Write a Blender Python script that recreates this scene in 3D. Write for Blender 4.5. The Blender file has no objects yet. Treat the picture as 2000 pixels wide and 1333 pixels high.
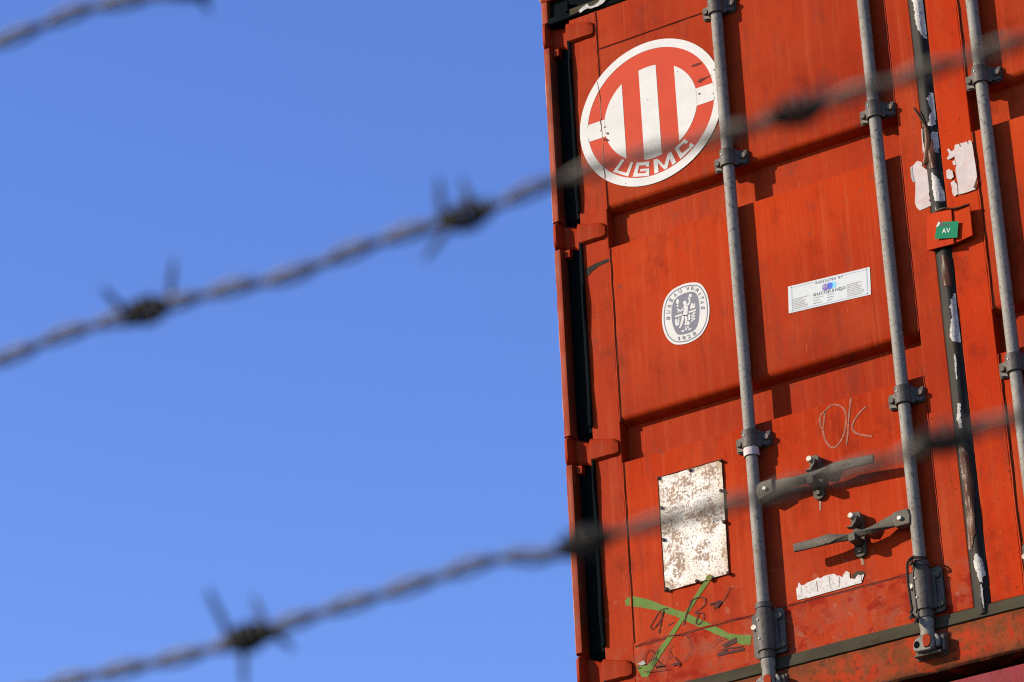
import bpy, bmesh, math, random
from mathutils import Vector, Matrix
random.seed(7)

# ------------------------------------------------------------------ camera, light, exposure
sc = bpy.context.scene
R_ = math.radians
FPX, W0, H0 = 7000.0, 2000.0, 1333.0
YAW, PITCH, ROLL = -0.520824721, 0.474235545, -0.0467979216
CAM = Vector((4.577201710, -8.250318871, 1.697473444))
FW = Vector((math.sin(YAW)*math.cos(PITCH), math.cos(YAW)*math.cos(PITCH), math.sin(PITCH)))
_r = Vector((math.cos(YAW), -math.sin(YAW), 0)); _u = _r.cross(FW)
RT = math.cos(ROLL)*_r + math.sin(ROLL)*_u
UP = -math.sin(ROLL)*_r + math.cos(ROLL)*_u
cd = bpy.data.cameras.new('camera'); cam = bpy.data.objects.new('camera', cd)
sc.collection.objects.link(cam); sc.camera = cam
cam.matrix_world = Matrix(((RT.x, UP.x, -FW.x, CAM.x), (RT.y, UP.y, -FW.y, CAM.y), (RT.z, UP.z, -FW.z, CAM.z), (0, 0, 0, 1)))
cd.sensor_width = 36.0; cd.lens = 36.0*FPX/W0; cd.clip_end = 5000; cd.clip_start = 0.05
cd.dof.use_dof = True; cd.dof.focus_distance = 10.1; cd.dof.aperture_fstop = 16.0; cd.dof.aperture_blades = 0

SUN_DIR = Vector((1.32, 1.0, -0.80)).normalized()          # the way the light travels
SUN_EL = math.asin(-SUN_DIR.z)
SUN_AZ = math.atan2(-SUN_DIR.x, -SUN_DIR.y)                # compass angle of the sun from +Y towards +X
wd = bpy.data.worlds.new('World'); sc.world = wd; wd.use_nodes = True
nt = wd.node_tree; nt.nodes.clear()
sky = nt.nodes.new('ShaderNodeTexSky'); sky.sky_type = 'NISHITA'; sky.sun_disc = False
sky.sun_elevation = SUN_EL; sky.sun_rotation = SUN_AZ
sky.air_density = 1.0; sky.dust_density = 0.25; sky.ozone_density = 2.6; sky.altitude = 100
bg = nt.nodes.new('ShaderNodeBackground'); bg.inputs['Strength'].default_value = 0.15
wo = nt.nodes.new('ShaderNodeOutputWorld')
hs = nt.nodes.new('ShaderNodeHueSaturation'); hs.inputs['Saturation'].default_value = 1.21; hs.inputs['Value'].default_value = 1.015; hs.inputs['Hue'].default_value = .5215
nt.links.new(sky.outputs[0], hs.inputs['Color']); nt.links.new(hs.outputs[0], bg.inputs[0]); nt.links.new(bg.outputs[0], wo.inputs[0])
sl = bpy.data.lights.new('sun', 'SUN'); sl.energy = 4.9; sl.angle = R_(0.53); sl.color = (1.0, 0.86, 0.66)
so = bpy.data.objects.new('sun', sl); sc.collection.objects.link(so)
so.rotation_euler = SUN_DIR.to_track_quat('-Z', 'Y').to_euler(); so.location = (-20, -25, 20)
sc.view_settings.view_transform = 'Standard'; sc.view_settings.look = 'None'
sc.view_settings.exposure = 0.77; sc.view_settings.gamma = 1.0
sc.render.engine = 'CYCLES'
sc.cycles.use_denoising = False; sc.cycles.use_adaptive_sampling = False
sc.cycles.pixel_filter_type = 'BLACKMAN_HARRIS'; sc.cycles.filter_width = 1.15
sc.cycles.max_bounces = 6

# ------------------------------------------------------------------ helpers
ZB = 5.182
def ray(x, y):
    return RT*((x-W0/2)/FPX) + UP*(-(y-H0/2)/FPX) + FW
def at(x, y, Y=0.0):                       # photo pixel -> point on the door plane, container coordinates
    d = ray(x, y); t = (Y-CAM.y)/d.y; p = CAM + d*t
    return Vector((p.x, Y, p.z-ZB))
def atd(x, y, depth):                      # photo pixel and distance -> world point
    return CAM + ray(x, y)*depth

def link(o, parent=None):
    sc.collection.objects.link(o)
    if parent: o.parent = parent
    return o
def obj(name, bm, m, parent=None, loc=(0, 0, 0), smooth=None, bevel=0.0, label=None):
    me = bpy.data.meshes.new(name)
    bmesh.ops.recalc_face_normals(bm, faces=bm.faces[:]) if not getattr(bm, '_flat', False) else None
    bm.to_mesh(me); bm.free()
    for mm in (m if isinstance(m, (list, tuple)) else [m]): me.materials.append(mm)
    if smooth:
        me.polygons.foreach_set('use_smooth', [True]*len(me.polygons))
        me.set_sharp_from_angle(angle=R_(smooth))
    o = bpy.data.objects.new(name, me); o.location = loc
    link(o, parent)
    if bevel:
        b = o.modifiers.new('edge', 'BEVEL'); b.width = bevel; b.segments = 2; b.limit_method = 'ANGLE'; b.angle_limit = R_(35)
    if label: o['label'] = label
    return o
def thing(name, label, cat, loc, group=None):
    o = bpy.data.objects.new(name, None); o.empty_display_size = .2; link(o); o.location = loc
    o['label'] = label; o['category'] = cat
    if group: o['group'] = group
    return o
def copy_tree(o, parent=None, dl=None, mats=None):
    c = o.copy(); link(c, parent)
    if dl: c.location = Vector(o.location)+Vector(dl)
    if mats and c.type == 'MESH':
        for s in c.material_slots:
            if s.material and s.material.name in mats:
                mm = mats[s.material.name]; s.link = 'OBJECT'; s.material = mm
    for ch in list(o.children): copy_tree(ch, c, None, mats)
    return c

def box(bm, x0, x1, y0, y1, z0, z1, mi=0):
    v = [bm.verts.new((x, y, z)) for x in (x0, x1) for y in (y0, y1) for z in (z0, z1)]
    for f in ((0,1,3,2),(4,6,7,5),(0,4,5,1),(2,3,7,6),(0,2,6,4),(1,5,7,3)):
        bm.faces.new([v[i] for i in f]).material_index = mi
def poly_prism(bm, pts, y0, y1):           # pts: (x,z) outline, extruded in y from y0 (front) to y1
    a = [bm.verts.new((x, y0, z)) for x, z in pts]; b = [bm.verts.new((x, y1, z)) for x, z in pts]
    bm.faces.new(a); bm.faces.new(b[::-1]); n = len(pts)
    for i in range(n): bm.faces.new((a[i], b[i], b[(i+1) % n], a[(i+1) % n]))
def rounded(x0, x1, z0, z1, r, n=5):
    out = []
    for cx, cz, a0 in ((x1-r, z1-r, 0), (x0+r, z1-r, 90), (x0+r, z0+r, 180), (x1-r, z0+r, 270)):
        for k in range(n+1):
            a = R_(a0+90*k/n); out.append((cx+r*math.cos(a), cz+r*math.sin(a)))
    return out
def tube(bm, pts, rad, n=8, cap=True, flat=1.0, mi=0):
    pts = [Vector(p) for p in pts]; rings = []
    rad = rad if isinstance(rad, (list, tuple)) else [rad]*len(pts)
    t0 = (pts[1]-pts[0]).normalized()
    up = Vector((0, 0, 1)) if abs(t0.z) < .9 else Vector((1, 0, 0))
    nrm = t0.cross(up).normalized()
    for i, p in enumerate(pts):
        t = (pts[min(i+1, len(pts)-1)]-pts[max(i-1, 0)]).normalized()
        nrm = (nrm-t*nrm.dot(t)).normalized(); b = t.cross(nrm)
        rings.append([bm.verts.new(p+(nrm*math.cos(2*math.pi*k/n)+b*math.sin(2*math.pi*k/n)*flat)*rad[i]) for k in range(n)])
    for i in range(len(rings)-1):
        for k in range(n):
            bm.faces.new((rings[i][k], rings[i][(k+1) % n], rings[i+1][(k+1) % n], rings[i+1][k])).material_index = mi
    if cap:
        bm.faces.new(rings[0][::-1]).material_index = mi; bm.faces.new(rings[-1]).material_index = mi
def cyl_y(bm, x, z, y0, y1, r, n=16, mi=0):    # bolt along y, y0 is the front
    tube(bm, [(x, y0, z), (x, y0+min(.0015, (y1-y0)*.3), z), (x, y1, z)], [r*.86, r, r], n, mi=mi)
def catmull(pts, n=8, closed=False):
    P = [Vector(p) for p in pts]; out = []; m = len(P)
    for i in range(m if closed else m-1):
        g = (lambda k: P[k % m]) if closed else (lambda k: P[max(0, min(m-1, k))])
        a, b, c, d = g(i-1), g(i), g(i+1), g(i+2)
        for k in range(n):
            t = k/n
            out.append(.5*((2*b)+(c-a)*t+(2*a-5*b+4*c-d)*t*t+(3*b-a-3*c+d)*t**3))
    if not closed: out.append(P[-1])
    return out
# flat work on the door plane.  A zoom window maps picture detail coordinates to photo pixels
def win(x, y, s): return lambda u, v: (x+u*s, y+v*s)
def flat_poly(bm, pix, Y, mi=0):
    try:
        vs = [bm.verts.new(at(x, y, Y)) for x, y in pix]
        f = bm.faces.new(vs); f.material_index = mi
        f.normal_update()
        if f.normal.y > 0: f.normal_flip()
        bmesh.ops.triangulate(bm, faces=[f])
    except ValueError: pass
def poly2(bm, pts, Y, mi=0):               # pts: (x,z) in container coordinates
    vs = [bm.verts.new((x, Y, z)) for x, z in pts]
    f = bm.faces.new(vs); f.material_index = mi; f.normal_update()
    if f.normal.y > 0: f.normal_flip()
    bmesh.ops.triangulate(bm, faces=[f])
def ribbon(bm, pts, w, Y, mi=0, jit=0.0):  # pts (x,z), stroke of width w
    P = [Vector((p[0], p[1])) for p in pts]; L = []; n = len(P)
    for i, p in enumerate(P):
        t = P[min(i+1, n-1)]-P[max(i-1, 0)]
        if t.length < 1e-9: t = Vector((1, 0))
        t.normalize(); q = Vector((-t.y, t.x))
        ww = (w[i] if isinstance(w, (list, tuple)) else w)*.5*(1+random.uniform(-jit, jit))
        L.append((bm.verts.new((p.x+q.x*ww, Y, p.y+q.y*ww)), bm.verts.new((p.x-q.x*ww, Y, p.y-q.y*ww))))
    for i in range(n-1):
        f = bm.faces.new((L[i][0], L[i][1], L[i+1][1], L[i+1][0])); f.material_index = mi; f.normal_update()
        if f.normal.y > 0: f.normal_flip()
def stroke(bm, pix, w, Y, mi=0, sm=True, jit=0.15):
    pts = [at(x, y, 0) for x, y in pix]; pts = [(p.x, p.z, 0) for p in pts]
    if sm and len(pts) > 2: pts = catmull(pts, 6)
    ribbon(bm, [(p[0], p[1]) for p in pts], w, Y, mi, jit)
def jag(pts, amp, n=3):                     # torn outline: extra points pushed about, in pixel space
    out = []; m = len(pts)
    for i in range(m):
        a, b = Vector(pts[i]), Vector(pts[(i+1) % m])
        out.append(tuple(a))
        for k in range(1, n):
            p = a.lerp(b, k/n); out.append((p.x+random.uniform(-amp, amp), p.y+random.uniform(-amp, amp)))
    return out
_fonts = {}
def glyph_polys(ch, bold=.018):
    key = ch; ch = key[0]; bold = .0 if len(key) > 1 else .018
    if key in _fonts: return _fonts[key]
    cu = bpy.data.curves.new('t', 'FONT'); cu.body = ch; cu.size = 1.0; cu.resolution_u = 3; cu.offset = bold
    o = bpy.data.objects.new('t', cu); sc.collection.objects.link(o)
    bpy.context.view_layer.update()
    me = bpy.data.meshes.new_from_object(o.evaluated_get(bpy.context.evaluated_depsgraph_get()))
    vs = [(v.co.x, v.co.y) for v in me.vertices]; fs = [list(p.vertices) for p in me.polygons]
    bpy.data.objects.remove(o); bpy.data.curves.remove(cu); bpy.data.meshes.remove(me)
    xs = [v[0] for v in vs] or [0]; ys = [v[1] for v in vs] or [0]
    x0, x1, y0, y1 = min(xs), max(xs), min(ys), max(ys)
    _fonts[key] = ([((v[0]-x0)/max(x1-x0, 1e-6), (v[1]-y0)/max(y1-y0, 1e-6)) for v in vs], fs, (x1-x0)/max(y1-y0, 1e-6))
    return _fonts[key]
def glyph(bm, ch, o, xv, uv, Y, mi=0):      # o: lower left in pixels, xv / uv: width and height vectors in pixels
    vs, fs, _ = glyph_polys(ch)
    V = [bm.verts.new(at(o[0]+a*xv[0]+b*uv[0], o[1]+a*xv[1]+b*uv[1], Y)) for a, b in vs]
    for f in fs:
        try:
            g = bm.faces.new([V[i] for i in f]); g.material_index = mi; g.normal_update()
            if g.normal.y > 0: g.normal_flip()
        except ValueError: pass
def word(bm, s, a, b, up, Y, mi=0, fill=.78):   # letters spread from pixel a to pixel b along the baseline
    n = len(s); step = ((b[0]-a[0])/n, (b[1]-a[1])/n)
    for i, ch in enumerate(s):
        if ch == ' ': continue
        k = fill*(.35 if ch in 'I1' else 1)
        o = (a[0]+step[0]*(i+.5-k/2), a[1]+step[1]*(i+.5-k/2))
        glyph(bm, ch+'-', o, (step[0]*k, step[1]*k), up, Y, mi)
def flatbm():
    return bmesh.new()
def decal(name, bm, m, parent, label=None):
    me = bpy.data.meshes.new(name); bm.to_mesh(me); bm.free()
    for mm in (m if isinstance(m, (list, tuple)) else [m]): me.materials.append(mm)
    o = bpy.data.objects.new(name, me); link(o, parent)
    if label: o['label'] = label
    return o

# ------------------------------------------------------------------ materials
class NT:
    def __init__(s, name):
        s.m = bpy.data.materials.new(name); s.m.use_nodes = True; s.t = s.m.node_tree
        s.b = s.t.nodes['Principled BSDF']; s._c = None
    def n(s, typ, **kw):
        x = s.t.nodes.new(typ)
        for k, v in kw.items():
            if k in x.inputs: s.set(x.inputs[k], v)
            else: setattr(x, k, v)
        return x
    def set(s, inp, v):
        if isinstance(v, bpy.types.NodeSocket): s.t.links.new(v, inp)
        elif isinstance(v, bpy.types.Node): s.t.links.new(v.outputs[0], inp)
        else:
            if hasattr(inp.default_value, '__len__') and len(inp.default_value) == 4 and len(v) == 3: v = (*v, 1)
            inp.default_value = v
    def co(s):
        if not s._c: s._c = s.n('ShaderNodeTexCoord').outputs['Object']
        return s._c
    def noise(s, scale, detail=4, rough=.55, stretch=None, dist=0.0, off=(0, 0, 0)):
        mp = s.n('ShaderNodeMapping', Vector=s.co(), Location=off)
        if stretch: mp.inputs['Scale'].default_value = stretch
        x = s.n('ShaderNodeTexNoise', Vector=mp, Scale=scale, Detail=detail, Roughness=rough, Distortion=dist)
        return x.outputs['Fac']
    def ramp(s, f, a, b, va=0.0, vb=1.0):
        x = s.n('ShaderNodeMapRange', Value=f); x.inputs['From Min'].default_value = a; x.inputs['From Max'].default_value = b
        x.inputs['To Min'].default_value = va; x.inputs['To Max'].default_value = vb; x.interpolation_type = 'SMOOTHSTEP'
        return x.outputs[0]
    def mul(s, a, b):
        x = s.n('ShaderNodeMath', operation='MULTIPLY'); s.set(x.inputs[0], a); s.set(x.inputs[1], b); return x.outputs[0]
    def add(s, a, b):
        x = s.n('ShaderNodeMath', operation='ADD'); s.set(x.inputs[0], a); s.set(x.inputs[1], b); return x.outputs[0]
    def mix(s, f, a, b):
        x = s.n('ShaderNodeMix', data_type='RGBA')
        s.set(x.inputs[0], f); s.set(x.inputs[6], a); s.set(x.inputs[7], b); return x.outputs[2]
    def axis(s, k):
        x = s.n('ShaderNodeSeparateXYZ', Vector=s.co()); return x.outputs[k]
    def out(s, col, rough=.5, metal=0.0, spec=.4, bump=None, bd=.002, bs=.5):
        s.set(s.b.inputs['Base Color'], col); s.set(s.b.inputs['Roughness'], rough); s.set(s.b.inputs['Metallic'], metal)
        s.set(s.b.inputs['Specular IOR Level'], spec)
        if bump is not None:
            x = s.n('ShaderNodeBump', Height=bump, Distance=bd, Strength=bs); s.set(s.b.inputs['Normal'], x.outputs[0])
        return s.m

def paint(name, A, B, fade, dark, wear=False, low=True):
    t = NT(name)
    c = t.mix(t.ramp(t.noise(1.7, 5, .6), .3, .7), A, B)
    c = t.mix(t.mul(t.ramp(t.noise(1.0, 6, .7, (42, 1, 1.3)), .46, .74), .6), c, fade)
    c = t.mix(t.mul(t.ramp(t.noise(2.3, 4, .6, off=(7, 3, 2)), .50, .72), .35), c, fade)            # run marks
    c = t.mix(t.mul(t.ramp(t.noise(5, 7, .7, (1.3, 1, .9)), .50, .74), .75), c, dark)
    c = t.mix(t.ramp(t.noise(330, 2, .5), .3, .7, 0, .26), c, dark)
    c = t.mix(t.mul(t.ramp(t.noise(9, 7, .72, (1.5, 1, .45), off=(2, 1, 5)), .52, .72), .6), c, (.125, .022, .012))
    c = t.mix(t.mul(t.ramp(t.noise(1.0, 5, .65, (55, 1, 2.2), off=(9, 2, 4)), .55, .70), .4), c, (.34, .020, .0012))
    c = t.mix(t.mul(t.ramp(t.noise(11, 6, .7, (1, 1, .8), off=(4, 1, 9)), .62, .70), .65), c, (.10, .035, .022))               # grimy areas
    c = t.mix(t.mul(t.ramp(t.noise(1.0, 6, .7, (75, 1, 3), off=(3, 0, 1)), .54, .72), .55), c, dark)
    c = t.mix(t.mul(t.ramp(t.noise(26, 8, .75, off=(5, 1, 2)), .63, .70), .75), c, (.055, .02, .013))   # scuffs
    c = t.mix(t.mul(t.ramp(t.noise(120, 4, .6), .645, .70), .75), c, (.045, .013, .008))                # specks
    c = t.mix(t.mul(t.ramp(t.noise(90, 2, .5, (1.7, 1, .25), off=(9, 0, 3)), .71, .77), .8), c, fade)     # pale scratches
    if low:                                                                                     # worn mottling along the foot of the doors
        z = t.axis(2); k = t.ramp(z, .345, .325)
        k2 = t.ramp(z, .62, .3)
        bl = t.ramp(t.noise(20, 5, .6, dist=.4), .42, .68)
        c = t.mix(t.mul(t.mul(k, bl), .75), c, (.21, .052, .028))
        bl2 = t.ramp(t.noise(17, 4, .6, dist=.6, off=(4, 4, 4)), .50, .62)
        c = t.mix(t.mul(t.mul(k, bl2), .85), c, (.18, .008, .002))
        sp = t.ramp(t.noise(32, 2, .4, off=(2, 7, 1)), .66, .70)
        c = t.mix(t.mul(t.mul(k2, sp), .55), c, (.26, .085, .05))
    if wear:
        x = t.axis(0)
        e = t.mul(t.ramp(x, .010, .003), t.ramp(t.noise(30, 6, .7, (1, 1, .25)), .42, .58))
        c = t.mix(t.mul(e, .8), c, (.36, .17, .11))
        e2 = t.ramp(t.noise(16, 7, .75, (1, 1, .22), off=(1, 2, 3)), .51, .63)
        c = t.mix(t.mul(e2, .8), c, (.10, .03, .016))
        e3 = t.mul(t.ramp(x, .009, .001), t.ramp(t.noise(40, 6, .7, (1, 1, .12), off=(7, 2, 3)), .52, .58))
        c = t.mix(t.mul(e3, .7), c, (.50, .34, .26))
    b = t.add(t.mul(t.noise(2.6, 2, .5), 1.0), t.add(t.mul(t.noise(9, 3, .5), .12), t.mul(t.noise(240, 2, .5), .012)))
    r = t.ramp(t.noise(9, 4), .3, .7, .42, .60)
    return t.out(c, r, 0, .025, b, .012, .5)
M = {}
M['paint'] = paint('orange_paint', (.245, .0180, .0028), (.325, .0310, .0048), (.35, .060, .018), (.12, .011, .003))
M['post'] = paint('worn_orange_paint', (.17, .018, .004), (.235, .028, .007), (.26, .075, .042), (.06, .011, .007), wear=True, low=False)
M['bright'] = paint('fresh_orange_paint', (.32, .019, .0014), (.375, .028, .0022), (.35, .052, .010), (.15, .010, .002), low=False)
M['maroon'] = paint('maroon_paint', (.19, .026, .032), (.22, .034, .040), (.22, .07, .07), (.08, .015, .015), low=False)
M['dull'] = paint('dull_hinge_paint', (.215, .0165, .0022), (.29, .027, .0035), (.26, .07, .035), (.08, .010, .004), low=False)

def sill_mat():
    t = NT('rusty_sill_paint')
    c = t.mix(t.ramp(t.noise(9, 5, .6), .35, .62), (.29, .024, .004), (.18, .034, .010))
    c = t.mix(t.mul(t.ramp(t.noise(26, 6, .65, dist=.4), .47, .60), .8), c, (.105, .032, .009))
    c = t.mix(t.mul(t.ramp(t.noise(18, 3, .5, off=(3, 3, 1)), .60, .66), .8), c, (.27, .018, .003))
    z = t.axis(2)
    k = t.add(t.ramp(z, .108, .143), t.ramp(z, .068, .034))
    k = t.mul(k, t.ramp(t.noise(14, 7, .75, (1, 1, .5), off=(1, 6, 2)), .38, .60))
    c = t.mix(k, c, (.085, .026, .008))
    c = t.mix(t.mul(t.ramp(z, .046, .030), t.ramp(t.noise(22, 6, .7, off=(8, 1, 2)), .40, .5)), c, (.03, .014, .008))
    s = t.mul(t.ramp(t.noise(1.0, 5, .7, (14, 1, 3), off=(2, 2, 8)), .55, .66), t.ramp(t.axis(0), 1.15, 1.4))
    c = t.mix(t.mul(s, .75), c, (.15, .055, .013))
    c = t.mix(t.mul(t.ramp(t.noise(75, 5, .7), .56, .64), .7), c, (.05, .018, .009))
    b = t.add(t.mul(t.noise(5, 3), 1.0), t.mul(t.noise(60, 5, .7), .15))
    return t.out(c, .7, 0, .05, b, .008, .8)
M['sill'] = sill_mat()
def steel(name, A, B, grime, speck, metal=.25, rough=.5, st=(1, 1, .22)):
    t = NT(name)
    c = t.mix(t.ramp(t.noise(14, 5, .6, st), .3, .7), A, B)
    c = t.mix(t.mul(t.ramp(t.noise(7, 6, .7, (1, 1, .6), off=(3, 1, 6)), .52, .68), .75), c, grime)
    c = t.mix(t.mul(t.ramp(t.noise(95, 5, .7), .53, .64), .7), c, speck)
    c = t.mix(t.mul(t.ramp(t.noise(9, 6, .72, (1, 1, 1.1), off=(11, 1, 6)), .57, .66), .75), c, (.085, .052, .026))
    return t.out(c, rough, metal, .18, t.noise(130, 5, .7), .0014, .8)
M['rod'] = steel('galvanised_steel', (.150, .138, .118), (.200, .188, .165), (.095, .082, .060), (.055, .048, .038), .0, .6)
M['bracket'] = steel('dull_bracket_steel', (.052, .046, .040), (.085, .076, .066), (.055, .040, .026), (.035, .030, .024), .0, .55, None)
M['forging'] = steel('grey_forged_steel', (.066, .057, .042), (.094, .083, .064), (.050, .040, .030), (.06, .05, .04), .15, .62, None)
M['bolt'] = steel('bright_bolt_steel', (.38, .35, .30), (.46, .43, .38), (.28, .24, .19), (.2, .18, .15), .2, .4, None)
M['darkbolt'] = steel('rusty_bolt_steel', (.11, .085, .065), (.15, .12, .09), (.08, .05, .035), (.05, .04, .03), .1, .6, None)
def rubber(name, A, B, C, rough=.5, st=(1, 1, .2), spec=.4):
    t = NT(name)
    c = t.mix(t.ramp(t.noise(9, 5, .6, st), .3, .7), A, B)
    c = t.mix(t.mul(t.ramp(t.noise(22, 6, .7, st, off=(3, 2, 1)), .55, .68), .8), c, C)
    return t.out(c, rough, 0, spec, t.noise(40, 4, .6, st), .004, .5)
M['rubber'] = rubber('black_rubber', (.0022, .0036, .0044), (.0035, .0055, .006), (.005, .0065, .007), .8, spec=.02)
M['gasket'] = rubber('weathered_black_rubber', (.010, .0098, .0088), (.024, .0225, .0185), (.042, .024, .011), .6, spec=.08)
M['strip'] = rubber('grey_brown_rubber', (.036, .031, .019), (.050, .044, .028), (.030, .019, .008), .85, (.3, 1, 1), spec=.08)
def plain(name, col, var=.12, rough=.55, scale=30, spec=.08, dirt=None, dk=(.6, .7), metal=0.0, st=None):
    t = NT(name)
    c2 = tuple(x*(1-var) for x in col)
    c = t.mix(t.ramp(t.noise(scale, 5, .6, st), .3, .7), col, c2)
    if dirt: c = t.mix(t.mul(t.ramp(t.noise(scale*2.2, 6, .7, st, off=(2, 5, 1)), *dk), .8), c, dirt)
    return t.out(c, rough, metal, spec)
M['white'] = plain('white_vinyl', (0.519, 0.512, 0.484), .10, .5, 14, dirt=(.42, .36, .30), dk=(.66, .76))
M['logo_red'] = plain('red_vinyl', (0.421, 0.042, 0.015), .10, .5, 12, dirt=(.30, .03, .015), dk=(.64, .76))
M['paper'] = plain('torn_white_paper', (0.464, 0.407, 0.393), .16, .8, 34, dirt=(.46, .30, .26), dk=(.52, .66))
M['strip_paper'] = plain('soiled_white_paper', (0.504, 0.486, 0.468), .12, .85, 45, dirt=(.33, .22, .15), dk=(.50, .66))
M['flake_glint'] = plain('white_flakes_and_glints', (0.436, 0.421, 0.393), .30, .7, 60, dirt=(.20, .17, .14), dk=(.56, .64))
M['sticker'] = plain('off_white_sticker', (.46, .485, .49), .06, .5, 60)
M['pale_blue'] = plain('pale_blue_ink', (0.351, 0.398, 0.452), .1, .6)
M['ink'] = plain('grey_ink', (.10, .10, .095), .3, .6)
M['faint_ink'] = plain('faint_grey_ink', (.34, .34, .31), .3, .6)
M['emblem'] = plain('slate_grey_ink', (.155, .155, .185), .12, .5)
M['violet'] = plain('violet_ink', (.16, .09, .36), .1, .5)
M['blue'] = plain('blue_ink', (.06, .13, .50), .1, .5)
M['cyan'] = plain('light_blue_ink', (.17, .47, .78), .1, .5)
M['green_sticker'] = plain('green_vinyl', (0.008, 0.156, 0.074), .12, .4)
M['green_paint'] = plain('green_spray_paint', (.095, .165, .030), .25, .6, 22, dirt=(.20, .06, .012), dk=(.54, .66))
M['marker'] = plain('black_marker', (.060, .018, .016), .3, .6)
M['tar'] = plain('dark_tar', (.030, .024, .015), .4, .8, 30)
M['smudge'] = plain('dark_smudge', (.13, .028, .018), .3, .7, 40)
M['seam'] = plain('dirty_seam_and_gap_shade', (.035, .007, .004), .4, .8, 40)
M['chalk'] = plain('chalk', (.25, .115, .08), .30, .9, 60, dirt=(.52, .09, .04), dk=(.50, .62))
M['drip'] = plain('pale_drip', (0.296, 0.172, 0.133), .25, .8, 40)
M['cord'] = plain('dark_twisted_cord', (.055, .038, .026), .4, .9, 200)
M['film'] = plain('brown_plastic_film', (.085, .033, .017), .5, .42, 26, spec=.1, dirt=(.05, .025, .015), dk=(.48, .6), st=(1, 1, .2))
def plate_mat():
    t = NT('rusted_data_plate')
    c = t.mix(t.ramp(t.noise(11, 5, .6), .35, .7), (.64, .62, .575), (.52, .475, .40))
    d = t.ramp(t.noise(16, 6, .6, off=(1, 2, 3)), .40, .60)                     # where it is eaten most
    th = t.n('ShaderNodeMath', operation='MULTIPLY_ADD'); t.set(th.inputs[0], d); th.inputs[1].default_value = .17; t.set(th.inputs[2], t.noise(135, 5, .75, (1, 1, .8)))
    c = t.mix(t.mul(t.ramp(th.outputs[0], .612, .650), .9), c, (.20, .105, .05))
    c = t.mix(t.mul(t.ramp(t.noise(190, 3, .65, off=(7, 7, 7)), .56, .60), .75), c, (.13, .085, .055))
    c = t.mix(t.mul(t.ramp(t.noise(60, 5, .7, (.7, 1, 1.6), off=(2, 9, 7)), .58, .63), .4), c, (.28, .19, .12))
    c = t.mix(t.mul(t.ramp(t.noise(20, 6, .75, (1, 1, .7), off=(5, 3, 8)), .61, .66), .85), c, (.27, .12, .035))
    ex = t.n('ShaderNodeMath', operation='ABSOLUTE'); t.set(ex.inputs[0], t.add(t.axis(0), -.406))
    ez = t.n('ShaderNodeMath', operation='ABSOLUTE'); t.set(ez.inputs[0], t.add(t.axis(2), -.643))
    rim = t.add(t.ramp(ex.outputs[0], .078, .102), t.ramp(ez.outputs[0], .150, .178))
    c = t.mix(t.mul(t.mul(rim, t.ramp(t.noise(14, 4, .6, off=(1, 8, 1)), .3, .6)), .55), c, (.34, .25, .15))
    return t.out(c, .5, 0, .2, th.outputs[0], .001, -.5)
M['plate'] = plate_mat()
def wire_mat(name, A, B, metal, rough):
    t = NT(name)
    c = t.mix(t.ramp(t.noise(160, 5, .6), .35, .65), A, B)
    return t.out(c, rough, metal, .22, t.noise(600, 3), .0003, .5)
M['wire'] = wire_mat('weathered_galvanised_wire', (.078, .064, .047), (.022, .018, .013), .03, .45)
M['barb'] = wire_mat('tarnished_barb_wire', (.034, .031, .023), (.014, .013, .010), .0, .7)
def ground_mat():
    t = NT('asphalt')
    c = t.mix(t.ramp(t.noise(.4, 6, .6), .3, .7), (.045, .044, .041), (.065, .062, .058))
    return t.out(c, .9, 0, .2, t.noise(60, 4), .01, .5)
M['ground'] = ground_mat()

# ------------------------------------------------------------------ ground
bm = bmesh.new(); s = 900
bm.faces.new([bm.verts.new(p) for p in ((-s, -s, 0), (s, -s, 0), (s, s, 0), (-s, s, 0))])
g = obj('ground', bm, M['ground']); g['kind'] = 'structure'; g['label'] = 'flat paved yard under the stacked containers'

# ------------------------------------------------------------------ the container (local origin: its lower left front corner)
CW, CH, CL = 2.493, 2.591, 6.06
box_root = thing('shipping_container', 'worn orange steel shipping container on top of the stack, its rear doors shut', 'shipping container', (0, 0, ZB))
C = box_root
XC = CW/2
DZ0, DZ1 = .185, 2.433                      # the leaf of a door
def mirror(bm):
    for v in bm.verts: v.co.x = CW-v.co.x
    bmesh.ops.reverse_faces(bm, faces=bm.faces[:])
# corner posts: outer flange, then the channel in which the hinges sit
def post_bm():
    bm = bmesh.new()
    zs = [.118, .240, .352, .930, 1.038, 1.645, 1.752, 2.352, 2.458, 2.473]
    segs = [(.118, .243), (.352, .938), (1.033, 1.650), (1.748, 2.358), (2.450, 2.5265)]
    for a, b in segs:                       # front lip, broken where a hinge passes
        pr = [(.001, .012), (.004, .002), (.010, -.003), (.026, -.003), (.030, .003), (.030, .050), (.001, .050)]
        n = max(2, int((b-a)/.045)); rows = []
        for k in range(n+1):
            z = a+(b-a)*k/n
            j = random.uniform(-.0012, .0012) if 0 < k < n else 0
            rows.append([bm.verts.new((x+(j if x < .02 else 0), y+abs(j)*.6, z)) for x, y in pr])
        m = len(pr)
        for r0, r1 in zip(rows, rows[1:]):
            for k in range(m): bm.faces.new((r0[k], r0[(k+1) % m], r1[(k+1) % m], r1[k]))
        bm.faces.new(rows[0][::-1]); bm.faces.new(rows[-1])
    box(bm, .002, .118, .0505, .16, .118, 2.5265)
    return bm
obj('corner_post', post_bm(), M['post'], C, smooth=40)
bm = post_bm(); mirror(bm); obj('corner_post', bm, M['post'], C, smooth=40)
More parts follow.
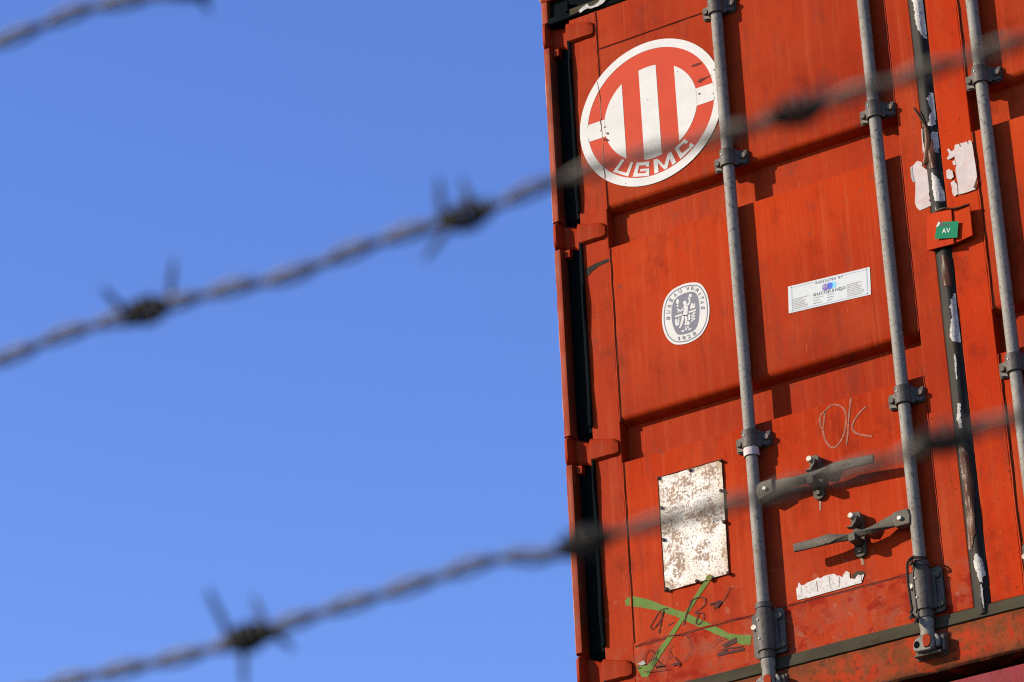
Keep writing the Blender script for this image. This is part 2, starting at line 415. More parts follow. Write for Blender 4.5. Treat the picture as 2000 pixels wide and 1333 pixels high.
# corner castings
for sx in (0, 1):
    for z0, z1 in ((0.0, .118), (2.527, 2.591)):
        for y0 in (-.004, CL-.178):
            bm = bmesh.new()
            x0, x1 = (0, .162) if not sx else (CW-.162, CW)
            pts = rounded(x0, x1, z0, z1, .012, 3)
            poly_prism(bm, pts, y0, y0+.178)
            xc = (x0+x1)/2; zc = (z0+z1)/2
            obj('corner_casting', bm, M['post'], C, bevel=.004)
            bm = bmesh.new(); yf = y0-.0015 if y0 < 1 else y0+.1795
            hole = [(xc+.030*math.cos(a)*(1.2), zc+.026*math.sin(a)) for a in [2*math.pi*k/20 for k in range(20)]]
            poly_prism(bm, hole, min(yf, yf+.001), max(yf, yf+.001)); obj('lifting_hole', bm, M['rubber'], C.children[-1])
# sill, header
bm = bmesh.new()
pr = [(-.006, .146), (-.009, .140), (-.009, .036), (-.004, .030), (.035, .026), (.12, .026), (.12, .146)]
nx = 40; rows = []
for k in range(nx+1):
    x = .1625+(CW-.325)*k/nx
    rows.append([bm.verts.new((x, y+(random.uniform(-.0012, .0012) if y < 0 else 0), z+(random.uniform(-.002, .002) if z < .04 else 0))) for y, z in pr])
for r0, r1 in zip(rows, rows[1:]):
    for k in range(len(pr)): bm.faces.new((r0[k], r1[k], r1[(k+1) % len(pr)], r0[(k+1) % len(pr)]))
bm.faces.new(rows[0]); bm.faces.new(rows[-1][::-1])
obj('door_sill', bm, M['sill'], C, smooth=30, label='rusty mottled orange sill beam under the doors')
bm = bmesh.new(); box(bm, .1625, CW-.1625, -.004, .12, 2.5275, 2.588); box(bm, .1185, CW-.1185, .045, .12, 2.434, 2.527)
obj('door_header', bm, M['post'], C, bevel=.003)
# side walls, roof, front wall, floor (seen only by stepping round)
def corrugated(L, H, flip):
    bm = bmesh.new(); pts = []; y = 0
    while y < L:
        for dy, d in ((0, 0), (.07, 0), (.14, .034), (.21, .034)): pts.append((min(y+dy, L), d))
        y += .28
    lo = [bm.verts.new((d, p, 0)) for p, d in pts]; hi = [bm.verts.new((d, p, H)) for p, d in pts]
    for i in range(len(pts)-1): bm.faces.new((lo[i], lo[i+1], hi[i+1], hi[i]))
    return bm
bm = corrugated(CL-.36, CH-.22, 0); bm2 = bmesh.new(); obj('side_wall', bm, M['paint'], C, loc=(.012, .17, .12)); bm2.free()
bm = corrugated(CL-.36, CH-.22, 1)
for v in bm.verts: v.co.x = -v.co.x
obj('side_wall', bm, M['paint'], C, loc=(CW-.012, .17, .12))
for x0 in (.004, CW-.064):
    bm = bmesh.new(); box(bm, x0, x0+.06, .161, CL-.18, 2.475, 2.526); obj('top_rail', bm, M['post'], C, bevel=.003)
    bm = bmesh.new(); box(bm, x0, x0+.06, .161, CL-.18, .02, .118); obj('bottom_rail', bm, M['post'], C, bevel=.003)
bm = corrugated(CL-.2, CW-.14, 0)
for v in bm.verts: v.co = Vector((v.co.z, v.co.y, v.co.x*-.5))
obj('roof', bm, M['paint'], C, loc=(.07, .125, 2.55))
bm = bmesh.new(); box(bm, .165, CW-.165, CL-.05, CL-.01, .02, 2.57); obj('end_wall', bm, M['paint'], C)
bm = bmesh.new(); box(bm, .07, CW-.07, .125, CL-.06, .06, .14); obj('floor', bm, M['darkbolt'], C)

# ---- doors
RIBS = [(.355+.04-.04+.0, .0)]
RIBS = [(.900, 1.030), (1.604, 1.733)]
RD = .036
def door_bm(xs0, xa, xb, xs1, zs0, zs1):
    bm = bmesh.new(); prof = [(zs0, .0)]
    for a, b in RIBS:
        prof += [(a-.003, 0.0), (a, .004), (a+.008, RD), (b-.008, RD), (b-.003, .020), (b+.001, .0105), (b+.006, .0048), (b+.012, .0014), (b+.018, 0.0)]
    prof += [(zs1, 0.0)]
    cols = []; NX = 24
    for k in range(NX+1):
        x = xa+(xb-xa)*k/NX
        cols.append([bm.verts.new((x, y, z)) for z, y in prof])
    for a, b in zip(cols, cols[1:]):
        for i in range(len(prof)-1):
            f = bm.faces.new((a[i], b[i], b[i+1], a[i+1]))
    bmesh.ops.recalc_face_normals(bm, faces=bm.faces[:])
    for f in bm.faces: f.normal_update()
    if sum(f.normal.y for f in bm.faces) > 0: bmesh.ops.reverse_faces(bm, faces=bm.faces[:])
    return bm
def door_edge(bm, x0, x1, z0, z1, y0):
    box(bm, x0, x1, y0, RD+.012, z0, z1)
def make_door(name, xs0, xa, xb, xs1, flipped):
    bm = door_bm(xs0, xa, xb, xs1, DZ0, DZ1)
    o = obj(name, bm, M['paint'], C, smooth=55); del bm
    return o
lx0, lxa, lxb, lx1 = .099, .191, 1.150, 1.222
rx0, rxa, rxb, rx1 = 1.271, 1.369, CW-.191, CW-.099
def build_door(x0, xa, xb, x1, label):
    o = make_door('door', x0, xa, xb, x1, False); o['label'] = label
    for a, b, y in ((x0, xa, -.0005), (xb, x1, -.0025)) if xa < 1 else ((x0, xa, -.0025), (xb, x1, -.0005)):
        bm = bmesh.new(); door_edge(bm, a, b, DZ0, DZ1, y)
        obj('door_stile', bm, M['bright'] if abs(a-rx0) < .001 else M['paint'], o, bevel=.0025)
    return o
LD = build_door(lx0, lxa, lxb, lx1, 'orange door leaf with the white round emblem and stickers')
RDR = build_door(rx0, rxa, rxb, rx1, 'orange door leaf at the edge of the photo, with a torn paper strip')

# weld seams: thin raised beads with a dirty line beside them
def bead(parent, pts, r, name='weld_seam', amp=.0012):
    P = []
    for i in range(len(pts)-1):
        a, b = Vector(pts[i]), Vector(pts[i+1]); n = max(2, int((b-a).length/.03))
        for k in range(n): P.append(a.lerp(b, k/n))
    P.append(Vector(pts[-1]))
    P = [p+Vector((random.uniform(-amp, amp), 0, random.uniform(-amp, amp))) for p in P]
    bm = bmesh.new(); tube(bm, P, [r*random.uniform(.7, 1.25) for _ in P], 8)
    obj(name, bm, M['paint'], parent, smooth=60)
    return P
def dirty(parent, P, w, dx, dz, name='dirt_line', Y=-.0009, mat='seam'):
    bm = flatbm()
    ribbon(bm, [(p.x+dx, p.z+dz) for p in P], w, Y, 0, .5); decal(name, bm, M[mat], parent)
SX = .1925
b1 = bead(LD, [(SX, 0, 2.43), (SX, 0, 2.145)], .0030)
b2 = bead(LD, [(SX, 0, 1.83), (SX, 0, 1.735)], .0030)
b3 = bead(LD, [(SX, 0, 1.60), (SX, 0, 1.03)], .0030)
b4 = bead(LD, [(SX, 0, .898), (SX, 0, .34)], .0030)
for b in (b1, b2, b3, b4): dirty(LD, b, .0020, .0036, 0, Y=-.0012)
h1 = bead(LD, [(.196, 0, 2.296), (1.148, 0, 2.296)], .0026, amp=.0004); dirty(LD, h1, .0026, 0, -.0034)
h2 = bead(LD, [(.196, 0, .331), (1.148, 0, .331)], .0022, amp=.0006); dirty(LD, h2, .0030, 0, -.0036, mat='smudge')
h2b = bead(RDR, [(1.372, 0, .331), (2.298, 0, .331)], .0022, amp=.0006)
h1b = bead(RDR, [(1.372, 0, 2.296), (2.298, 0, 2.296)], .0026, amp=.0004)
v1 = bead(LD, [(1.1475, -.001, 1.60), (1.1475, -.001, 1.035)], .0024, amp=.0008)
v2 = bead(LD, [(1.1475, -.001, .896), (1.1475, -.001, .19)], .0024, amp=.0008)
v3 = bead(LD, [(1.1475, -.001, 2.43), (1.1475, -.001, 1.738)], .0024, amp=.0008)
for b in (v1, v2, v3): dirty(LD, b, .0024, -.0035, 0, mat='smudge')
w1 = bead(RDR, [(1.3715, -.001, 2.43), (1.3715, -.001, 1.738)], .003, amp=.0012)
w2 = bead(RDR, [(1.3715, -.001, 1.60), (1.3715, -.001, 1.035)], .003, amp=.0012)
w3 = bead(RDR, [(1.3715, -.001, .896), (1.3715, -.001, .19)], .003, amp=.0012)
for b in (w1, w2, w3): dirty(RDR, b, .0032, .0045, 0, Y=-.0012)

# rubber gaskets
def gasket_side(sx):
    bm = bmesh.new(); rows = []; segs = [(.15, .247), (.352, .935), (1.040, 1.649), (1.754, 2.355), (2.460, 2.50)]
    for za0, za1 in segs:
      rows = []; n = max(3, int((za1-za0)/.02))
      for k in range(n+1):
        z = za0+(za1-za0)*k/n
        wv = .004*math.sin(z*9+1)+.003*math.sin(z*23)+random.uniform(-.001, .001)
        pr = [(.0305, .0495), (.0305, .034), (.060, .032), (.090, .030), (.0945+wv*.2, -.0085-abs(wv)*.8), (.0985+wv*.3, -.0100-abs(wv)*.8), (.1035, -.0085-abs(wv)*.6), (.1035, -.0012), (.0985, .0002), (.0985, .0495)]
        rows.append([bm.verts.new((x, y, z)) for x, y in pr])
      m = len(rows[0])
      for a, b in zip(rows, rows[1:]):
        for i in range(m): bm.faces.new((a[i], a[(i+1) % m], b[(i+1) % m], b[i]))
      bm.faces.new(rows[0][::-1]); bm.faces.new(rows[-1])
    box(bm, .0307, .0983, .0405, .0493, .15, 2.50)
    if sx: mirror(bm)
    obj('side_gasket', bm, M['rubber'], C, smooth=50)
gasket_side(0); gasket_side(1)
GX0, GX1 = 1.2225, 1.2705; GC = (GX0+GX1)/2; GH = (GX1-GX0)/2
def gy(x, z=0):
    q = max(-1, min(1, (x-GC)/GH)); return (-.003-.0125*((q+1)/1.12)**.8 if q < .12 else -.0155+.0135*((q-.12)/.88)**1.25)+.0006*math.sin(q*11)
bm = bmesh.new(); rows = []; n = 150
for k in range(n+1):
    z = .158+(2.46-.158)*k/n; sh = .0016*math.sin(z*7)+.001*math.sin(z*31)
    rows.append([bm.verts.new((x+sh*(1-abs((x-GC)/GH)), gy(x), z)) for x in [GX0+(GX1-GX0)*i/12 for i in range(13)]])
for a, b in zip(rows, rows[1:]):
    for i in range(12): bm.faces.new((a[i], a[i+1], b[i+1], b[i]))
box(bm, GX0-.004, GX1+.006, .022, .046, .150, 2.46)
CG = obj('centre_gasket', bm, M['gasket'], C, smooth=32, label='weathered black rubber seal between the two doors, with flaking white paint')
def gasket_patch(name, m, rows, jit=2.2, lift=.0012, sub=5):   # rows: (y, xl, xr) in pixels
    bm = flatbm(); out = []; fine = []
    for (y0, a0, b0), (y1, a1, b1) in zip(rows, rows[1:]):
        n = max(1, int(abs(y1-y0)/1.8))
        for k in range(n):
            f = k/n; fine.append((y0+(y1-y0)*f, a0+(a1-a0)*f, b0+(b1-b0)*f))
    fine.append(rows[-1]); wa = wb = 0
    for y, a, b in fine:
        wa = .55*wa+random.uniform(-jit, jit)*.7; wb = .55*wb+random.uniform(-jit, jit)*.7; a += wa; b += wb; r = []
        for i in range(sub+1):
            q = at(a+(b-a)*i/sub, y, -.012); sh = .0016*math.sin(q.z*7)+.001*math.sin(q.z*31)
            qx = min(max(q.x, GX0+.0015), GX1-.0015)
            r.append(bm.verts.new((qx, gy(qx-sh)-lift-(random.uniform(0, .0002) if m == 'flake_glint' else .0008*math.sin(q.z*60+i*1.3)), q.z)))
        out.append(r)
    for a, b in zip(out, out[1:]):
        for i in range(sub):
            f = bm.faces.new((a[i], a[i+1], b[i+1], b[i])); f.normal_update()
            if f.normal.y > 0: f.normal_flip()
    decal(name, bm, M[m], CG)
gasket_patch('flaking_paint_and_glint', 'flake_glint', [(-60, 1772, 1795), (0, 1782, 1808), (24, 1786, 1808), (48, 1790, 1810), (62, 1796, 1809), (74, 1803, 1808)])
gasket_patch('flaking_paint_and_glint', 'flake_glint', [(180, 1814, 1820), (195, 1811, 1826), (206, 1816, 1826), (218, 1819, 1828), (230, 1817, 1826), (247, 1814, 1823)])
gasket_patch('flaking_paint_and_glint', 'flake_glint', [(257, 1822, 1832), (270, 1817, 1835), (285, 1815, 1834), (297, 1816, 1830)])
gasket_patch('flaking_paint_and_glint', 'flake_glint', [(338, 1819, 1823), (350, 1820, 1833), (368, 1822, 1838), (378, 1823, 1850), (388, 1825, 1848), (394, 1827, 1836)])
gasket_patch('flaking_paint_and_glint', 'flake_glint', [(572, 1862, 1866), (585, 1858, 1870), (600, 1857, 1869), (620, 1860, 1873), (640, 1857, 1876), (655, 1855, 1878), (668, 1862, 1876)])
gasket_patch('flaking_paint_and_glint', 'flake_glint', [(789, 1873, 1877), (805, 1870, 1877), (820, 1868, 1878), (838, 1876, 1879)])  # small thin highlights on the rubber, drawn in pale colour
gasket_patch('flaking_paint_and_glint', 'flake_glint', [(1083, 1904, 1911), (1095, 1902, 1918), (1110, 1904, 1923), (1125, 1908, 1922), (1138, 1914, 1920)])
gasket_patch('plastic_film', 'film', [(868, 1872, 1878), (885, 1873, 1890), (910, 1876, 1897), (940, 1880, 1902), (970, 1884, 1903), (1000, 1886, 1904), (1040, 1889, 1906), (1075, 1890, 1897)], 1.0, .0022)
gasket_patch('plastic_film', 'film', [(232, 1794, 1797), (250, 1800, 1806), (275, 1812, 1822), (300, 1812, 1826), (330, 1815, 1830)], 1.0, .0026)
gasket_patch('plastic_film', 'film', [(500, 1838, 1852), (530, 1840, 1856), (560, 1842, 1858)], .6, .0016)
gasket_patch('flaking_paint_and_glint', 'flake_glint', [(1142, 1916, 1918), (1160, 1917, 1921), (1188, 1921, 1923)], 1.0)  # pale slivers painted on as thin highlights of the seal
gasket_patch('flaking_paint_and_glint', 'flake_glint', [(692, 1864, 1866), (715, 1866, 1869), (742, 1869, 1871)], 1.0)  # another thin highlight painted as a pale sliver
gasket_patch('flaking_paint_and_glint', 'flake_glint', [(905, 1889, 1891), (925, 1890, 1894), (938, 1891, 1893)], 1.0)
gasket_patch('flaking_paint_and_glint', 'flake_glint', [(405, 1826, 1828), (418, 1829, 1832)], 1.0)
# bottom and top seals
bm = bmesh.new(); rows = []
for k in range(61):
    x = .10+(CW-.2)*k/60; j = random.uniform(-.0012, .0012); j2 = .0015*math.sin(x*9)
    rows.append([bm.verts.new((x, y, z)) for y, z in ((.05, .1465), (-.004, .1465), (-.0105+j, .150+j), (-.0075, .182+j2+j), (-.001, .1865+j2), (.05, .187))])
for a, b in zip(rows, rows[1:]):
    for i in range(5): bm.faces.new((a[i], b[i], b[i+1], a[i+1]))
obj('bottom_gasket', bm, M['strip'], C, smooth=50, label='grey brown rubber strip under both doors')
bm = bmesh.new(); rows = []
for k in range(61):
    x = .0305+(CW-.061)*k/60; j = random.uniform(-.001, .001)
    rows.append([bm.verts.new((x, y, z)) for y, z in ((.045, 2.4335), (-.003, 2.4335), (-.008+j, 2.439), (-.003, 2.462), (.010, 2.470), (.012, 2.5265))])  # upper rows widen the seal in black for the header's shaded recess
for a, b in zip(rows, rows[1:]):
    for i in range(5): bm.faces.new((a[i], b[i], b[i+1], a[i+1]))
TG = obj('top_gasket_and_shade', bm, M['rubber'], C, smooth=50)
z6 = win(1040, 0, .1)
bm = flatbm()
flat_poly(bm, jag([z6(*p) for p in ((900, 205), (960, 150), (1030, 110), (1060, 75), (1095, 105), (1120, 130), (1200, 110), (1270, 60), (1310, 5), (1330, -40), (1440, -60), (1420, 20), (1360, 80), (1270, 130), (1160, 165), (1080, 165), (1000, 205), (950, 245), (915, 245))], .5, 2), -.0115)
decal('flaking_paint_and_glint', bm, M['flake_glint'], TG)
bm = flatbm(); flat_poly(bm, [z6(*p) for p in ((720, 190), (900, 120), (1300, -20), (1700, -150), (1700, -90), (1300, 60), (1000, 200), (730, 310))], -.0105)
decal('dust_patch', bm, M['strip'], TG)

# hinges
def hinge_bm():
    bm = bmesh.new()
    H0 = 2.405
    zt_ = [(.000, .044), (.030, .044)] ; zb2 = [(.000, -.044), (.030, -.044)]
    for (u, v), Y in (((1078, 50), .020), ((1092, 51), .020), ((1098.5, 45.5), -.010), ((1104, 44), -.0115), ((1120, 43.5), -.0115), ((1140, 41), -.0115), ((1149, 39.8), -.0115), ((1154, 41.5), -.011), ((1156.5, 47), -.010)):
        p = at(u, v, Y); zt_.append((p.x, p.z-H0))
    for (u, v), Y in (((1080, 93), .016), ((1093, 91.5), .016), ((1100, 88), -.0115), ((1112, 84), -.0115), ((1126, 79), -.0115), ((1140, 73.5), -.0115), ((1149, 71.5), -.0115), ((1154.5, 69), -.011), ((1157, 63), -.010)):
        p = at(u, v, Y); zb2.append((p.x, p.z-H0))
    xe = min(zt_[-1][0], zb2[-1][0])
    def lerp(tab, x):
        tab = sorted(tab)
        for (a, b), (c, d) in zip(tab, tab[1:]):
            if a <= x <= c: return b+(d-b)*(x-a)/max(c-a, 1e-9)
        return tab[-1][1]
    xs = [.0, .003, .006, .010, .014, .018, .021, .024, .026, .032, .040, .050, .060, .068, .074, .079, .084, .089, .094, .105, .120, .135, .150, .160, .168, xe-.003, xe]
    def Yf(x):
        if x <= .003: return .012
        if x <= .0065: return -.003
        if x <= .0105: return -.0085
        if x <= .0185: return -.0095
        if x <= .0215: return -.006
        if x < .074: return .025
        if x < .094:
            q = (x-.074)/.020; return .025-.0355*(3*q*q-2*q**3)
        return -.0115+max(0, x-.165)*.1
    front, back = [], []
    for x in xs:
        zt, zb = lerp(zt_, x), lerp(zb2, x); y = Yf(x); col = []
        for q, e in ((0, .010), (.05, .004), (.11, 0), (.35, -.0006), (.65, -.0006), (.86, 0), (.93, .003), (1, .010)):
            if x > xe-.004: e += .002
            col.append(bm.verts.new((x, y+e, zb+(zt-zb)*q)))
        front.append(col); back.append([bm.verts.new((x, max(y+.012, .028), z)) for z in (zb, zt)])
    for a, b in zip(front, front[1:]):
        for i in range(7): bm.faces.new((a[i], b[i], b[i+1], a[i+1]))
    for i in range(len(xs)-1):
        bm.faces.new((front[i][0], back[i][0], back[i+1][0], front[i+1][0]))
        bm.faces.new((front[i][7], front[i+1][7], back[i+1][1], back[i][1]))
        bm.faces.new((back[i][0], back[i][1], back[i+1][1], back[i+1][0]))
    bm.faces.new(front[0]+[back[0][1], back[0][0]]); bm.faces.new((front[-1]+[back[-1][1], back[-1][0]])[::-1])
    box(bm, .034, .050, .012, .034, -.074, -.050)       # small weld lug below the blade
    return bm
HZ = [.297, .985, 1.699, 2.405]
hm = obj('hinge', hinge_bm(), M['dull'], LD, loc=(0, 0, HZ[0]), smooth=38)
for z in HZ[1:]:
    c = hm.copy(); link(c, LD); c.location = (0, 0, z)
bm = hinge_bm(); mirror(bm)
hr = obj('hinge', bm, M['dull'], RDR, loc=(0, 0, HZ[0]), smooth=38)
for z in HZ[1:]:
    c = hr.copy(); link(c, RDR); c.location = (0, 0, z)

# lock rods
RY, RR = -.0235, .0175
RODX = [.6150, 1.0905, 1.4245, 1.8870]
CLZ = [2.281, 1.755, .842]
def rod_bm():
    bm = bmesh.new(); P = []; n = 60
    for k in range(n+1): P.append((0, 0, .135+(2.53-.135)*k/n))
    tube(bm, P, [RR*(1+random.uniform(-.012, .012)) for _ in P], 28)
    return bm
def clamp_bm():
    bm = bmesh.new(); n = 18; rows = []
    yb = -RY-.003                                           # back of the plate in rod coordinates
    prof = []
    r0 = .0240
    prof += [(-.050, yb-.008), (-.034, yb-.008), (-.0265, yb-.011)]
    for k in range(n+1):
        a = math.pi*(1-k/n); prof.append((r0*math.cos(a), -r0*math.sin(a)-.001))
    prof += [(.0275, .002), (.032, .0065), (.0385, .0105), (.0445, yb-.008), (.0545, yb-.008)]
    inner = [(x*.84 if abs(x) < .0245 else x, y+.0045 if abs(x) >= .0245 else y*.82) for x, y in prof]
    zq = lambda x: 1.0 if abs(x) < .030 else .76
    for z in (-.026, .026):
        rows.append(([bm.verts.new((x, y, z*zq(x))) for x, y in prof], [bm.verts.new((x, y, z*zq(x))) for x, y in inner]))
    (o0, i0), (o1, i1) = rows; m = len(prof)
    for k in range(m-1):
        bm.faces.new((o0[k], o0[k+1], o1[k+1], o1[k])); bm.faces.new((i0[k+1], i0[k], i1[k], i1[k+1]))
        bm.faces.new((o0[k+1], o0[k], i0[k], i0[k+1])); bm.faces.new((o1[k], o1[k+1], i1[k+1], i1[k]))
    bm.faces.new((o0[0], o1[0], i1[0], i0[0])); bm.faces.new((o0[-1], i0[-1], i1[-1], o1[-1]))
    poly_prism(bm, rounded(-.053, .0575, -.0235, .0225, .006, 4), yb-.0035, yb+.002)
    return bm, yb
def rod_bolts(yb, spots, r=.009, h=.009, m='darkbolt'):
    bm = bmesh.new()
    for x, z in spots: cyl_y(bm, x, z, yb-.008-h, yb-.007, r, 14)
    return bm
def rivets(spots, r=.0026):
    bm = bmesh.new()
    for x, y, z in spots:
        bmesh.ops.create_uvsphere(bm, u_segments=10, v_segments=6, radius=r, matrix=Matrix.Translation((x, y, z)))
    return bm
def lower_bm():
    bm = bmesh.new(); yb = -RY-.003; n = 22; hz = .062
    segs = [(-hz-.020, .0235), (-hz-.004, .0240), (-hz-.0035, .0215), (-hz+.002, .0215), (-hz+.003, .0262), (hz-.016, .0262), (hz-.006, .0240), (hz, .0220), (hz+.004, .0215), (hz+.005, .0238), (hz+.020, .0238), (hz+.021, .018)]
    tube(bm, [(0, 0, z) for z, r in segs], [r for z, r in segs], 30)
    poly_prism(bm, rounded(-.045, .054, -.066, .064, .011, 5), yb-.009, yb+.002)
    # web between barrel and plate
    for s_, x in ((1, .024), (-1, -.024)):
        pts = [(x*.2, -.055), (x*1.45, -.055), (x*1.45, .050), (x*.2, .050)] if s_ > 0 else [(x*1.25, -.05), (x*.2, -.05), (x*.2, .045), (x*1.25, .045)]
        poly_prism(bm, pts, .004, yb-.008)
    return bm, yb
def cam_bm():
    bm = bmesh.new()
    tube(bm, [(0, 0, z) for z in (.182, .176, .160, .150, .140, .118)], [.0195, .0205, .0200, .0185, .0190, .021], 24)
    pts = [(-.034, .086), (-.024, .081), (.014, .079), (.024, .086), (.026, .100), (.020, .118), (.012, .127), (-.010, .126), (-.024, .117), (-.033, .106)]
    poly_prism(bm, pts, -.028, .010)
    poly_prism(bm, [(.0262, .086), (.038, .090), (.040, .112), (.030, .126), (.0265, .120)], -.018, .012)
    return bm
def keeper_bm():
    bm = bmesh.new()                                         # the plate on the sill that the cam turns into
    poly_prism(bm, rounded(-.044, .050, .068, .132, .008, 4), .0095, .0165)
    box(bm, .041, .050, -.010, .0093, .076, .120); box(bm, -.038, .040, -.016, .0093, .0705, .0775)
    return bm
def wedge_bm():
    bm = bmesh.new(); poly_prism(bm, [(-.002, .087), (.012, .087), (.019, .094), (.021, .112), (.012, .124), (-.001, .121), (-.004, .108)], -.0325, -.0282); return bm
def hole_bm():
    bm = bmesh.new(); pts = [(-.0225+.0085*math.cos(a), .100+.0105*math.sin(a)) for a in [2*math.pi*k/18 for k in range(18)]]
    poly_prism(bm, pts, -.0286, -.0281); return bm
lock_lab = ['grey lock rod running down beside the round emblem', 'grey lock rod with a cord tied at its foot',
            'grey lock rod at the right edge of the photo', 'lock rod outside the right edge']
rods = []
cb, ybk = clamp_bm(); lb, _ = lower_bm()
for i, x in enumerate(RODX):
    if i == 0:
        r = obj('lock_rod', rod_bm(), M['rod'], C, loc=(x, RY, 0), smooth=40)
        cl = obj('rod_clamp', cb, M['bracket'], r, loc=(0, 0, CLZ[0]), smooth=35)
        cb1 = obj('clamp_bolt', rod_bolts(ybk, [(-.040, 0)], m='bolt'), M['forging'], r, loc=(0, 0, CLZ[0]), smooth=40)
        cb2 = obj('clamp_bolt', rod_bolts(ybk, [(.0465, .001)]), M['darkbolt'], r, loc=(0, 0, CLZ[0]), smooth=40)
        cv = obj('rivet', rivets([(-.008, -.0235, .008)], .0034), M['white'], r, loc=(0, 0, CLZ[0]), smooth=60)
        for z in CLZ[1:]:
            for q in (cl, cb1, cb2, cv):
                k = q.copy(); link(k, r); k.location = (0, 0, z)
        obj('rod_bearing', lb, M['bracket'], r, loc=(0, 0, .260), smooth=35)
        for bx, bz in ((.040, .040), (.043, -.046)): obj('bearing_bolt', rod_bolts(ybk, [(bx, bz)], .0095, .008), M['forging'], r, loc=(0, 0, .260), smooth=40)
        obj('bearing_bolt', rod_bolts(ybk, [(-.036, .022)], .0085, .014), M['bolt'], r, loc=(0, 0, .260), smooth=40)
        obj('rivet', rivets([(-.009, -.0252, .030)], .0036), M['white'], r, loc=(0, 0, .260), smooth=60)
        obj('rivet', rivets([(-.009, -.0252, -.026)], .0036), M['white'], r, loc=(0, 0, .260), smooth=60)
        obj('cam', cam_bm(), M['rod'], r, smooth=35, bevel=.003)
        obj('cam_keeper', keeper_bm(), M['forging'], r, bevel=.003)
        obj('cam_wedge', wedge_bm(), M['dull'], r, bevel=.002, label='orange painted end of the cam')
        obj('cam_hole', hole_bm(), M['rubber'], r)
        r['label'] = lock_lab[0]
    else:
        r = copy_tree(rods[0], C); r.location = (x, RY, 0); r['label'] = lock_lab[i]
    rods.append(r)

# white tape on the first rod, under its lower clamp
bm = bmesh.new(); rows = []
for z, w in ((.0, 1.0), (.010, 1.02), (.022, 1.0), (.032, .97)):
    rows.append([bm.verts.new(((RR+.0045)*w*math.cos(a), -(RR+.0045)*w*math.sin(a), z)) for a in [math.pi*(-.12+1.24*k/20) for k in range(21)]])
for a, b in zip(rows, rows[1:]):
    for k in range(20): bm.faces.new((a[k], a[k+1], b[k+1], b[k]))
obj('tape_wrap', bm, M['paper'], rods[0], loc=(0, 0, .790), smooth=60, label='white paper tag wrapped round the rod')

# lock handles
def sweep_rect(bm, pts):                   # pts: (pixel x, pixel y, Y, half height, half thickness, twist)
    rings = []
    P = [at(x, y, Y) for x, y, Y, *_ in pts]
    for i, (p, q) in enumerate(zip(P, pts)):
        t = (P[min(i+1, len(P)-1)]-P[max(i-1, 0)]).normalized()
        u = Vector((0, 0, 1)); u = (u-t*u.dot(t)).normalized(); v = t.cross(u)
        h, th, tw = q[3], q[4], R_(q[5]); c_, s_ = math.cos(tw), math.sin(tw)
        u, v = u*c_+v*s_, v*c_-u*s_
        ch = .75
        rings.append([bm.verts.new(p+u*a*h+v*b*th) for a, b in ((-1, -ch), (-ch, -1), (ch, -1), (1, -ch), (1, ch), (ch, 1), (-ch, 1), (-1, ch))])
    for a, b in zip(rings, rings[1:]):
        for k in range(8): bm.faces.new((a[k], a[(k+1) % 8], b[(k+1) % 8], b[k]))
    bm.faces.new(rings[0][::-1]); bm.faces.new(rings[-1])
za = win(1440, 880, .18)
def zp(u, v): return za(u, v)
H1 = [(*za(400, 405), -.030, .018, .006, 0), (*za(480, 375), -.031, .017, .006, 0), (*za(600, 345), -.034, .014, .007, 25), (*za(720, 310), -.038, .012, .008, 50),
      (*za(830, 278), -.041, .012, .009, 70), (*za(930, 245), -.043, .012, .009, 60), (*za(1010, 215), -.044, .013, .008, 20), (*za(1050, 192), -.045, .0145, .0055, 0), (*za(1250, 140), -.047, .0135, .005, 0), (*za(1478, 92), -.049, .0115, .005, 0)]
H2 = [(*za(1740, 752), -.030, .018, .006, 0), (*za(1680, 772), -.031, .017, .006, 0), (*za(1570, 815), -.034, .015, .007, 25), (*za(1450, 865), -.038, .0125, .008, 55),
      (*za(1330, 905), -.041, .012, .009, 70), (*za(1200, 945), -.043, .012, .009, 70), (*za(1090, 955), -.046, .013, .008, 40), (*za(1000, 962), -.049, .0145, .006, 5), (*za(850, 1005), -.051, .0125, .005, 0), (*za(617, 1062), -.054, .0115, .005, 0)]
def handle(pts, hubpix, hubbolt, rod, lab):
    bm = bmesh.new(); sweep_rect(bm, pts); h = obj('door_handle', bm, M['forging'], C, smooth=35, label=lab)
    bm = bmesh.new()
    pp = [at(x, y, -.043) for x, y in hubpix]; poly_prism(bm, [(p.x, p.z) for p in pp], -.0435, -.020)
    obj('handle_hub', bm, M['forging'], h, bevel=.003)
    p = at(*hubbolt, -.048); bm = bmesh.new(); cyl_y(bm, p.x, p.z, -.0505, -.043, .0065, 14); obj('hub_bolt', bm, M['bolt'], h, smooth=40)
    return h
ha = handle(H1, [za(*p) for p in ((205, 385), (245, 345), (375, 303), (388, 450), (235, 540), (205, 470))], za(292, 412), 0, 'dark grey handle of the first lock rod, pointing right')
hb = handle(H2, [za(*p) for p in ((1690, 670), (1845, 625), (1875, 700), (1870, 790), (1715, 832), (1675, 735))], za(1757, 733), 1, 'dark grey handle of the second lock rod, pointing left')
